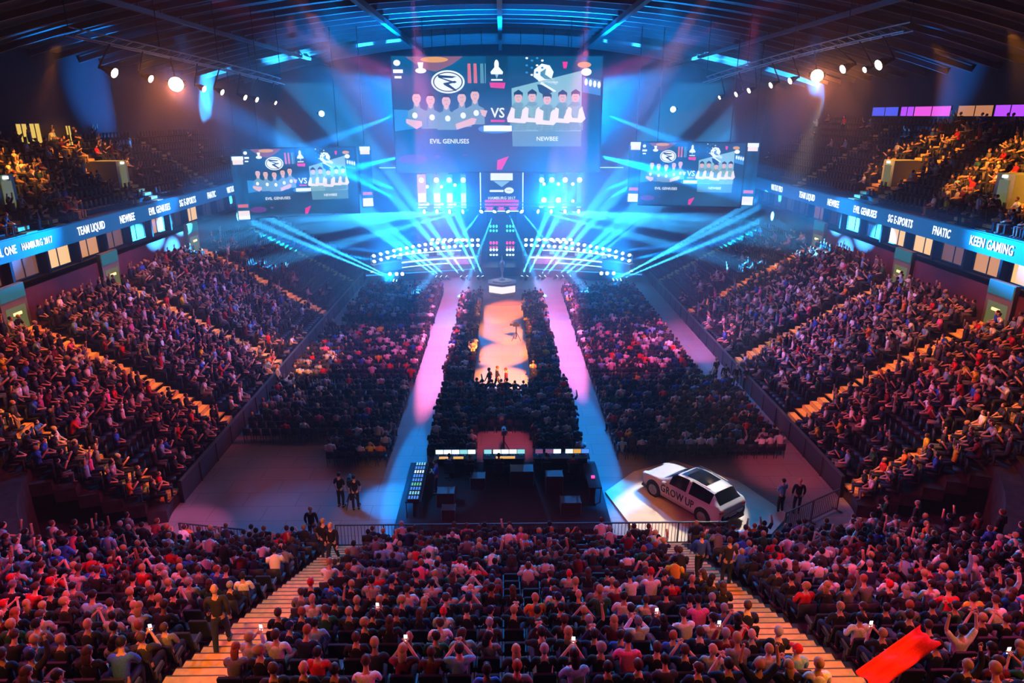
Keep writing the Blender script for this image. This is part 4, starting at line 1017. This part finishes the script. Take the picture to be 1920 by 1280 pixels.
# ------------------------------------------------------------------ show car on its cream plate
CARX, CARY, CARA = 8.6, 27.4, math.radians(124.3)
plate = [(CARX+r*math.cos(CARA+math.radians(d)), CARY+r*math.sin(CARA+math.radians(d))) for d, r in ((0, 3.6), (40, 3.9), (85, 3.5), (138, 4.3), (180, 3.9), (222, 4.3), (270, 3.5), (322, 4.1))]
tag(MB().prism(plate, 0, .12).build('display_plate', mat('cream_plate', (.78, .66, .45), .6, noise=.06, scale=2)), 'flat cream coloured display plate on the floor under the white car', 'display plate')
def build_car():
    t = thing('car', 'white SUV with black side lettering and dark panoramic roof, parked on the cream plate', 'car', (CARX, CARY, .12), CARA)
    ST = [(2.33, .62, .36, .58, .60, .40), (2.28, .78, .30, .74, .77, .55), (2.1, .88, .27, .86, .90, .62), (1.8, .92, .26, .93, .98, .66), (1.4, .94, .26, .98, 1.04, .68), (.98, .945, .26, 1.01, 1.10, .70),
          (.30, .945, .26, 1.03, 1.56, .60), (-.1, .945, .26, 1.05, 1.63, .62), (-.6, .945, .26, 1.06, 1.65, .62), (-1.2, .945, .26, 1.08, 1.62, .60), (-1.75, .935, .27, 1.10, 1.55, .57), (-2.14, .91, .30, 1.11, 1.18, .64), (-2.28, .88, .33, 1.0, 1.02, .60), (-2.34, .80, .40, .74, .76, .50)]
    G = []
    for a, b_ in zip(ST[:-1], ST[1:]):
        for k in range(3): G.append([p+(q-p)*k/3 for p, q in zip(a, b_)])
    G.append(list(ST[-1]))
    def prof(s):
        x, w, zb, belt, zt, wr = s
        h = [(w*.7, zb-.04), (w*.96, zb), (w, zb+(belt-zb)*.35), (w*1.0, zb+(belt-zb)*.75), (w*.965, belt), (w*.95-.0, min(belt+.03, zt)), ((w*.95+wr)/2+.03, (belt+zt)/2+.01) if zt-belt > .15 else (w*.85, (belt+zt)/2+.01), (wr+.04, zt-.045 if zt-belt > .15 else zt-.012), (wr*.8, zt-.008), (wr*.35, zt), ]
        return [(x, y, z) for y, z in h]+[(x, -y, z) for y, z in reversed(h)]
    P = [prof(s) for s in G]; nc = len(P[0]); ns = len(P)
    zone = {}
    for i in range(ns-1):
        xm = (G[i][0]+G[i+1][0])/2
        for j in range(nc-1):
            jj = min(j, nc-2-j)
            if jj in (5, 6) and -1.72 < xm < .62 and not (-.62 < xm < -.5): zone[(i, j)] = 'side_window'
            if jj in (7, 8, 9) and .34 < xm < .93: zone[(i, j)] = 'windscreen'
            if jj in (8, 9) and -1.12 < xm < .18: zone[(i, j)] = 'sunroof'
            if jj in (7, 8, 9) and -2.12 < xm < -1.76: zone[(i, j)] = 'rear_window'
    flat = [p for r in P for p in r]
    WHP = mat('white_car_paint', (.78, .78, .78), .25, coat=.6); GL = mat('dark_car_glass', (.01, .015, .02), .08, spec=.6)
    body = MB(); body.add(flat, [(i*nc+j, i*nc+j+1, (i+1)*nc+j+1, (i+1)*nc+j) for i in range(ns-1) for j in range(nc-1)]+[tuple(range(nc)), tuple(reversed(range((ns-1)*nc, ns*nc)))])
    bo = body.build('body', WHP, t, True)
    for zn in ('side_window', 'windscreen', 'sunroof', 'rear_window'):
        sides = (('+', lambda j: j < nc//2), ('-', lambda j: j >= nc//2)) if zn == 'side_window' else (('', lambda j: True),)
        for _, ok in sides:
            F = [k for k, v in zone.items() if v == zn and ok(k[1])]
            m_ = MB(); vv = []; ff = []
            for (i, j) in F:
                q = [P[i][j], P[i][j+1], P[i+1][j+1], P[i+1][j]]
                c = Vector((sum(p[0] for p in q)/4*.98, 0, .9)); o = len(vv)
                vv += [tuple(Vector(p)+(Vector((p[0]*.0, p[1], p[2]-.9)).normalized()*.012 if zn != 'windscreen' else Vector((.01, 0, .012)))) for p in q]; ff.append((o, o+1, o+2, o+3))
            m_.add(vv, ff); m_.build(zn, GL, t)
    RUB = mat('tyre_rubber', (.015, .015, .015), .8); RIM = mat('alloy_rim', (.35, .35, .37), .3, .8)
    for x in (1.42, -1.45):
        for s in (-1, 1):
            a = MB().tube([(x, s*.70, .40), (x, s*.953, .40)], .43, 24).build('wheel_arch', RUB, t)
            w = MB().tube([(x, s*.74, .36), (x, s*.76, .36), (x, s*.95, .36), (x, s*.97, .36)], [.33, .36, .36, .33], 24).build('wheel', RUB, t)
            r_ = MB().tube([(x, s*.96, .36), (x, s*.978, .36)], [.25, .25], 20)
            for k in range(5):
                an = 2*PI*k/5; r_.box((x+.13*math.cos(an), s*.985, .36+.13*math.sin(an)), (.22, .015, .05), 0, Matrix.Rotation(-an, 3, 'Y'))
            r_.build('rim', RIM, w)
    for s in (-1, 1):
        MB().ball((2.18, s*.66, .80), (.14, .17, .07), 10, 6).build('headlight', mat('headlight_glass', (.7, .75, .8), .15), t)
        MB().ball((-2.27, s*.72, .92), (.07, .17, .07), 10, 6).build('taillight', mat('taillight_red', (.45, .01, .015), .2), t)
        MB().ball((.72, s*1.05, 1.08), (.08, .11, .07), 10, 6).tube([(.72, s*.9, 1.04), (.72, s*1.02, 1.06)], .03, 6).build('wing_mirror', WHP, t)
        MB().tube([(.1, s*.62, 1.66), (-.4, s*.63, 1.69), (-1.5, s*.60, 1.63)], .018, 6).build('roof_rail', TRUSS, t)
    MB().box((-2.33, 0, .62), (.03, .5, .12)).build('number_plate', mat('plate_pale', (.6, .6, .6), .5), t)
    MB().box((2.31, 0, .55), (.04, .9, .22)).build('grille', BLACK, t)
    MB().bx(-2.28, 2.2, -.9, .9, .2, .3).build('underbody', BLACK, t)
    me = text_mesh('GROW', .52, extrude=.006, spacing=1.08); me.materials.append(BLACK)
    me2 = text_mesh('UP', .52, extrude=.006); me2.materials.append(BLACK)
    o2 = bpy.data.objects.new('lettering', me2); C.objects.link(o2); o2.parent = t; o2['label'] = 'black lettering UP'
    o2.matrix_local = Matrix(((-.78, 0, 0, -.72), (0, 0, 1, .955), (0, 1, 0, .69), (0, 0, 0, 1)))
    o = bpy.data.objects.new('lettering', me); C.objects.link(o); o.parent = t; o['label'] = 'black lettering GROW'
    o.matrix_local = Matrix(((-.78, 0, 0, .30), (0, 0, 1, .955), (0, 1, 0, .69), (0, 0, 0, 1)))
build_car()

# ------------------------------------------------------------------ barriers and railings
BAR = mat('barrier_steel', (.10, .11, .12), .45, .5); BOARD = mat('barrier_board', (.03, .035, .05), .6)
def fence(p, q, label, h=1.1, step=.14, zb=0.0, name='barrier_fence'):
    p, q = Vector((*p, zb)), Vector((*q, zb)); L = (q-p).length; d = (q-p)/L; t = thing(name, label, 'fence', p)
    a = math.atan2(d.y, d.x); t.rotation_euler = (0, 0, a)
    mb = MB()
    n_ = max(2, round(L/2)+1)
    for k in range(n_): MB().box((L*k/(n_-1), 0, h/2), (.05, .05, h)).box((L*k/(n_-1), 0, .02), (.06, .5, .04)).build('post', BAR, t)
    MB().box((L/2, 0, h), (L, .05, .05)).box((L/2, 0, .15), (L, .04, .04)).build('rail', BAR, t)
    for k in range(int(L/step)): mb.box((k*step+step/2, 0, h/2+.08), (.018, .018, h-.16))
    mb.build('bars', BAR, t); return t
fence((-6.9, 24.35), (-1.0, 24.35), 'dark barred steel fence before the centre block of the near stand, left half')
fence((-.9, 24.35), (9.3, 24.35), 'dark barred steel fence before the near stand, right half reaching the cream plate')
fence((-13.4, 24.6), (-10.6, 24.1), 'dark steel railing at the left corner entrance, beside the pink lit floor')
fence((12.0, 25.0), (15.2, 26.9), 'dark steel railing at the right corner entrance, right of the white car')
for sx, X, nm in ((-1, LX+.12, 'left'), (1, RX-.12, 'right')):
    t = thing('floor_barrier', 'long dark board barrier along the foot of the %s side stand' % nm, 'barrier', (X, 28, 0))
    mb = MB().bx(-.05, .05, 0, 44, 0, 1.05); MB().bx(-.07, .07, 0, 44, 1.05, 1.12).build('top_rail', BAR, t)
    for k in range(23): mb.bx(-.09, .09, 2*k-.04, 2*k+.04, 0, 1.05)
    mb.build('board', BOARD, t)

# ------------------------------------------------------------------ production desk (front of house)
FH = mat('riser_carpet', (.03, .04, .05), .9); CASE = mat('flight_case', (.05, .05, .055), .5); TBL = mat('desk_cloth_black', (.02, .02, .025), .9)
tag(MB().bx(-4.7, 4.7, 25.2, 31.2, 0, .25).build('riser', FH), 'wide dark carpeted riser behind the near stand fence, under the production desks', 'riser')
def desk(x0, x1, y0, y1, label, z=.25):
    t = thing('production_desk', label, 'desk', ((x0+x1)/2, (y0+y1)/2, z), 0); w, d = x1-x0, y1-y0
    MB().box((0, 0, .74), (w, d, .04)).build('tabletop', TBL, t)
    MB().box((0, d/2-.01 if w > d else 0, .36), (w-.05, .02, .7) if w > d else (.02, d-.05, .7)).build('modesty_panel', TBL, t)
    for sx in (-1, 1):
        for sy in (-1, 1): MB().box((sx*(w/2-.05), sy*(d/2-.05), .36), (.04, .04, .72)).build('leg', BAR, t)
desk(-3.4, -1.3, 30.1, 30.8, 'long black production desk left of centre with a row of bright monitors')
desk(-1.0, 1.1, 30.1, 30.8, 'black production desk in the centre with two bright monitor groups')
desk(1.5, 4.3, 30.1, 30.8, 'black production desk right of centre with small coloured screens')
desk(-4.3, -3.6, 26.2, 29.8, 'blue lit side desk full of mixing gear at the left edge of the riser')
desk(3.9, 4.5, 27.3, 29.6, 'dark side desk with a small magenta light at the right edge of the riser')
MONC = [glow('monitor_white', (.85, 1, .95), 1.3), glow('monitor_cyan', (.3, .75, .8), 1.0), glow('monitor_orange', (1, .5, .1), .8), glow('monitor_violet', (.35, .12, .3), .6), glow('monitor_blue', (.1, .3, 1), 1.0), glow('monitor_green', (.2, .8, .3), .8)]
def monitor(x, y, z, rz, w, h, m, label, group='monitors on the production desks'):
    t = thing('monitor', label, 'monitor', (x, y, z), rz, group)
    MB().box((0, 0, .08+h/2), (w, .03, h)).build('housing', BLACK, t)
    MB().box((0, -.02, .08+h/2), (w*.93, .01, h*.9)).build('display', MONC[m], t)
    MB().box((0, .01, .04), (.04, .03, .09)).box((0, .01, .006), (.2, .14, .012)).build('stand', BLACK, t)
k = 0
for x, m in ((-3.15, 0), (-2.75, 0), (-2.35, 0), (-1.95, 1), (-1.55, 0), (-.75, 1), (-.3, 0), (.1, 0), (.5, 0), (.9, 1), (1.8, 3), (2.3, 3), (2.7, 0), (3.3, 0), (3.7, 2), (4.1, 4)):
    k += 1
    monitor(x, 30.5, 1.01, 0, .4, .25, m, 'small %s desk monitor, %s from the left along the far desks' % (('bright white', 'pale cyan', 'orange', 'dim violet', 'blue')[m], (ordw+['nineteenth'])[k-1]))
for j, (x, m) in enumerate(((-2.9, 2), (-2.2, 2), (-.1, 2), (.35, 2))):
    tag(MB().box((x, 30.22, 1.03), (.5, .2, .03)).build('keyboard', MONC[m]), 'orange lit keyboard on the far desks, %s from the left' % ordw[j], 'keyboard', 'lit keyboards on the desks')
for j in range(9):
    y = 26.4+.38*j; m = (4, 1, 4, 5, 4, 4, 0, 4, 1)[j]
    t = thing('mixing_unit', 'blue lit rack of mixing gear on the left side desk, %s from the near end' % ordw[j], 'mixing gear', (-3.95, y, 1.01), 0, 'mixing gear on the left side desk')
    MB().box((0, 0, .06), (.5, .3, .12)).build('housing', CASE, t)
    q = MB()
    for a in range(4):
        for b_ in range(3): q.box((-.18+.12*a, -.09+.09*b_, .13), (.06, .05, .02))
    q.build('button_panel', MONC[m], t)
spot((-6, 27, 7), (-4, 28, 1), (.08, .35, 1), 900, 40, .5, .1)
tag(MB().box((4.2, 28.2, 1.06), (.16, .1, .1)).build('work_lamp', glow('work_magenta', (1, .05, .3), 2)), 'small magenta work light on the right side desk', 'work light')
for j, (x, y, sx, sy, h) in enumerate(((-2.6, 27.3, .8, .6, .7), (-2.4, 26.2, .6, .5, .5), (.9, 29.2, 1.1, .7, .75), (2.4, 28.4, .8, .6, .9), (-1.2, 28.8, .7, .6, .6), (3.0, 26.6, .9, .6, .6))):
    t = thing('flight_case', 'dark flight case on the riser, %s from the left' % ordw[(1, 0, 3, 4, 2, 5)[j] if True else 0], 'flight case', (x, y, .25))
    MB().box((0, 0, h/2), (sx, sy, h)).build('body', CASE, t)
    q = MB()
    for a in (-1, 1):
        for b_ in (-1, 1): q.box((a*sx/2, b_*sy/2, h/2), (.03, .03, h+.01))
    q.build('edge_trim', TRUSS, t)
# camera pedestals on the floor
def pedestal(x, y, rz, label, z=0.0):
    t = thing('broadcast_camera', label, 'camera', (x, y, z), rz)
    MB().tube([(0, 0, .3), (0, 0, 1.15)], .05, 8).build('column', BLACK, t)
    for k in range(3): a = 2*PI*k/3; MB().tube([(0, 0, .75), (.42*math.cos(a), .42*math.sin(a), 0)], .022, 6).build('leg', BLACK, t)
    MB().box((0, 0, 1.3), (.22, .5, .24)).box((0, .05, 1.45), (.12, .25, .08)).build('camera_body', BLACK, t)
    MB().tube([(0, .25, 1.3), (0, .5, 1.3)], [.07, .09], 12).build('camera_lens', BLACK, t)
    MB().box((.1, -.3, 1.42), (.2, .05, .14)).build('viewfinder', BLACK, t)
pedestal(1.1, 51.8, PI/2, 'black camera pedestal standing alone on the right side of the orange runway')
pedestal(.05, 32.6, 0, 'black broadcast camera between the two orange floor panels before the desks')
pedestal(-7.0, 27.6, .2, 'broadcast camera on tripod on the floor left of the production riser')
# standing people
def stand(px, py, z, rz, pose, label, **k):
    u, v = (px-960)/1280, (py-640)/1280
    d = cam.rotation_euler.to_matrix() @ Vector((u, -v, -1)); f = (z-17.1)/d.z
    return person('person', d.x*f, d.y*f, z, rz, pose, label, **k)
U_ = PI/2
stand(918, 737, 0, PI*.9, 'walk', 'person in dark clothes walking on the orange runway, left of the three walkers', shirt='maroon', style='short')
stand(932, 733, 0, PI*.05, 'walk', 'person in black walking on the orange runway, middle of the three walkers', shirt='black', style='short')
stand(949, 737, 0, PI*.95, 'stand', 'person in dark red top standing on the orange runway, right of the three', shirt='maroon', style='short')
stand(1462, 962, 0, U_+.4, 'stand_fold', 'person in pale blue shirt standing behind the white car, left of two', shirt='light blue', style='short')
stand(1492, 962, 0, U_-.2, 'stand', 'person in dark jacket standing behind the white car, right of two', shirt='black', style='bald')
stand(1357, 728, 0, U_, 'stand', 'dark silhouetted person in the right floor gap, leftmost of four standing', shirt='black', style='short')
stand(1378, 730, 0, U_, 'stand', 'dark silhouetted person in the right floor gap, second of four standing', shirt='black', style='short')
stand(1396, 732, 0, U_+.5, 'stand_fold', 'dark silhouetted person in the right floor gap, third of four standing', shirt='navy', style='short')
stand(1340, 716, 0, U_+.5, 'stand', 'dark silhouetted person in the right floor gap, furthest from the barrier', shirt='black', style='short')
stand(640, 950, 0, U_-.3, 'stand', 'black silhouetted person on the floor left of the blue aisle, left of two', shirt='black', style='short')
stand(668, 955, 0, U_+.3, 'stand', 'black silhouetted person on the floor left of the blue aisle, right of two', shirt='black', style='short')
stand(588, 1018, 0, U_, 'stand', 'person in black standing at the fence above the left stairs', shirt='black', style='short')
stand(525, 730, 0, 0, 'stand', 'person in pale grey top standing at the left side barrier', shirt='pale grey', style='short')
stand(1652, 1000, .8, PI*.8, 'stand_fold', 'person in light green polo standing in the right corner entrance', shirt='dark green', style='short')
stand(1708, 1010, .8, PI*.7, 'stand', 'person in dark top standing right of the one in green', shirt='charcoal', style='short')
def on_stairs(x, i, rz, pose, label, **k): return person('person', x, NY-(i+.4)*RD, row_z(SN, i)+.05, rz, pose, label, **k)
on_stairs(-6.6, 2, U_, 'stand', 'person in black standing at the foot of the left stairs', shirt='black', style='short')
on_stairs(-6.1, 3, -U_, 'walk', 'person in black walking up the left stairs near their foot', shirt='black', style='short')
on_stairs(-6.5, 13, U_+.3, 'walk', 'person in charcoal shirt and jeans on the lower left stairs', shirt='charcoal', style='bald', trous='dark jeans')
on_stairs(6.3, 6, U_, 'walk', 'person in blue top standing halfway up the right stairs', shirt='blue', style='short')
on_stairs(6.9, 7, U_, 'stand', 'person in dark top standing beside the one in blue on the right stairs', shirt='charcoal', style='short')
for k, (x, y, sh) in enumerate(((-2.6, 29.6, 'navy'), (-1.6, 29.5, 'black'), (-.2, 29.6, 'charcoal'), (2.1, 29.6, 'black'), (3.4, 29.5, 'maroon'))):
    person('person', x, y, .25, U_, 'lap', 'seated desk operator in %s top, %s from the left behind the monitors' % (sh, ordw[k]), shirt=sh, style='short')
    t = thing('office_chair', 'black operator chair at the far desks, %s from the left' % ordw[k], 'chair', (x, y-.02, .25), 0, 'operator chairs at the desks')
    MB().box((0, 0, .41), (.46, .44, .06)).build('seat', BLACK, t); MB().box((0, -.23, .72), (.42, .05, .5)).build('backrest', BLACK, t); MB().tube([(0, 0, .05), (0, 0, .4)], .03, 6).box((0, 0, .03), (.5, .06, .04)).box((0, 0, .03), (.06, .5, .04)).build('base', BLACK, t)
person('person', -3.1, 28.2, .25, PI, 'stand_fold', 'technician in blue top standing at the blue lit side desk', shirt='blue', style='short')
# phones held up by spectators in the nearest rows
PH = glow('phone_screen', (1, 1, 1), 3)
for p, lab, i, j, where in phones[:9]:
    w = p.matrix_basis @ ((joints('phone')['hal']+joints('phone')['har'])/2+V3(0, .05, .03))
    t = thing('smartphone', 'lit phone held up in the %s, row %d up, seat %d from left' % (where, i+1, j), 'phone', w, p.rotation_euler.z, 'phones held up by spectators')
    MB().box((0, 0, 0), (.075, .01, .15)).build('case', BLACK, t); MB().box((0, -.007, 0), (.068, .004, .14)).build('display', PH, t)
# red flag spread over people at the lower right
mb = MB(); nx, ny = 16, 8
for j in range(ny+1):
    for i in range(nx+1): mb.v.append((i/nx*2.2, j/ny*.9, .10*math.sin(i*.9+j*.5)+.05*math.sin(j*1.7)))
for j in range(ny):
    for i in range(nx): mb.f.append((j*(nx+1)+i, j*(nx+1)+i+1, (j+1)*(nx+1)+i+1, (j+1)*(nx+1)+i)); mb.m.append(0)
fl = mb.build('flag', cloth('flag_red', (.75, .02, .02)), None, True); so_ = fl.modifiers.new('thick', 'SOLIDIFY'); so_.thickness = .012
tag(fl, 'bright red flag spread over the rows right of the lower right stairs', 'flag')
w = unpx(1640, 1300, 11.4); fl.location = w; fl.rotation_euler = (.5, -.2, .45); fl.scale = (.75, .45, .8)
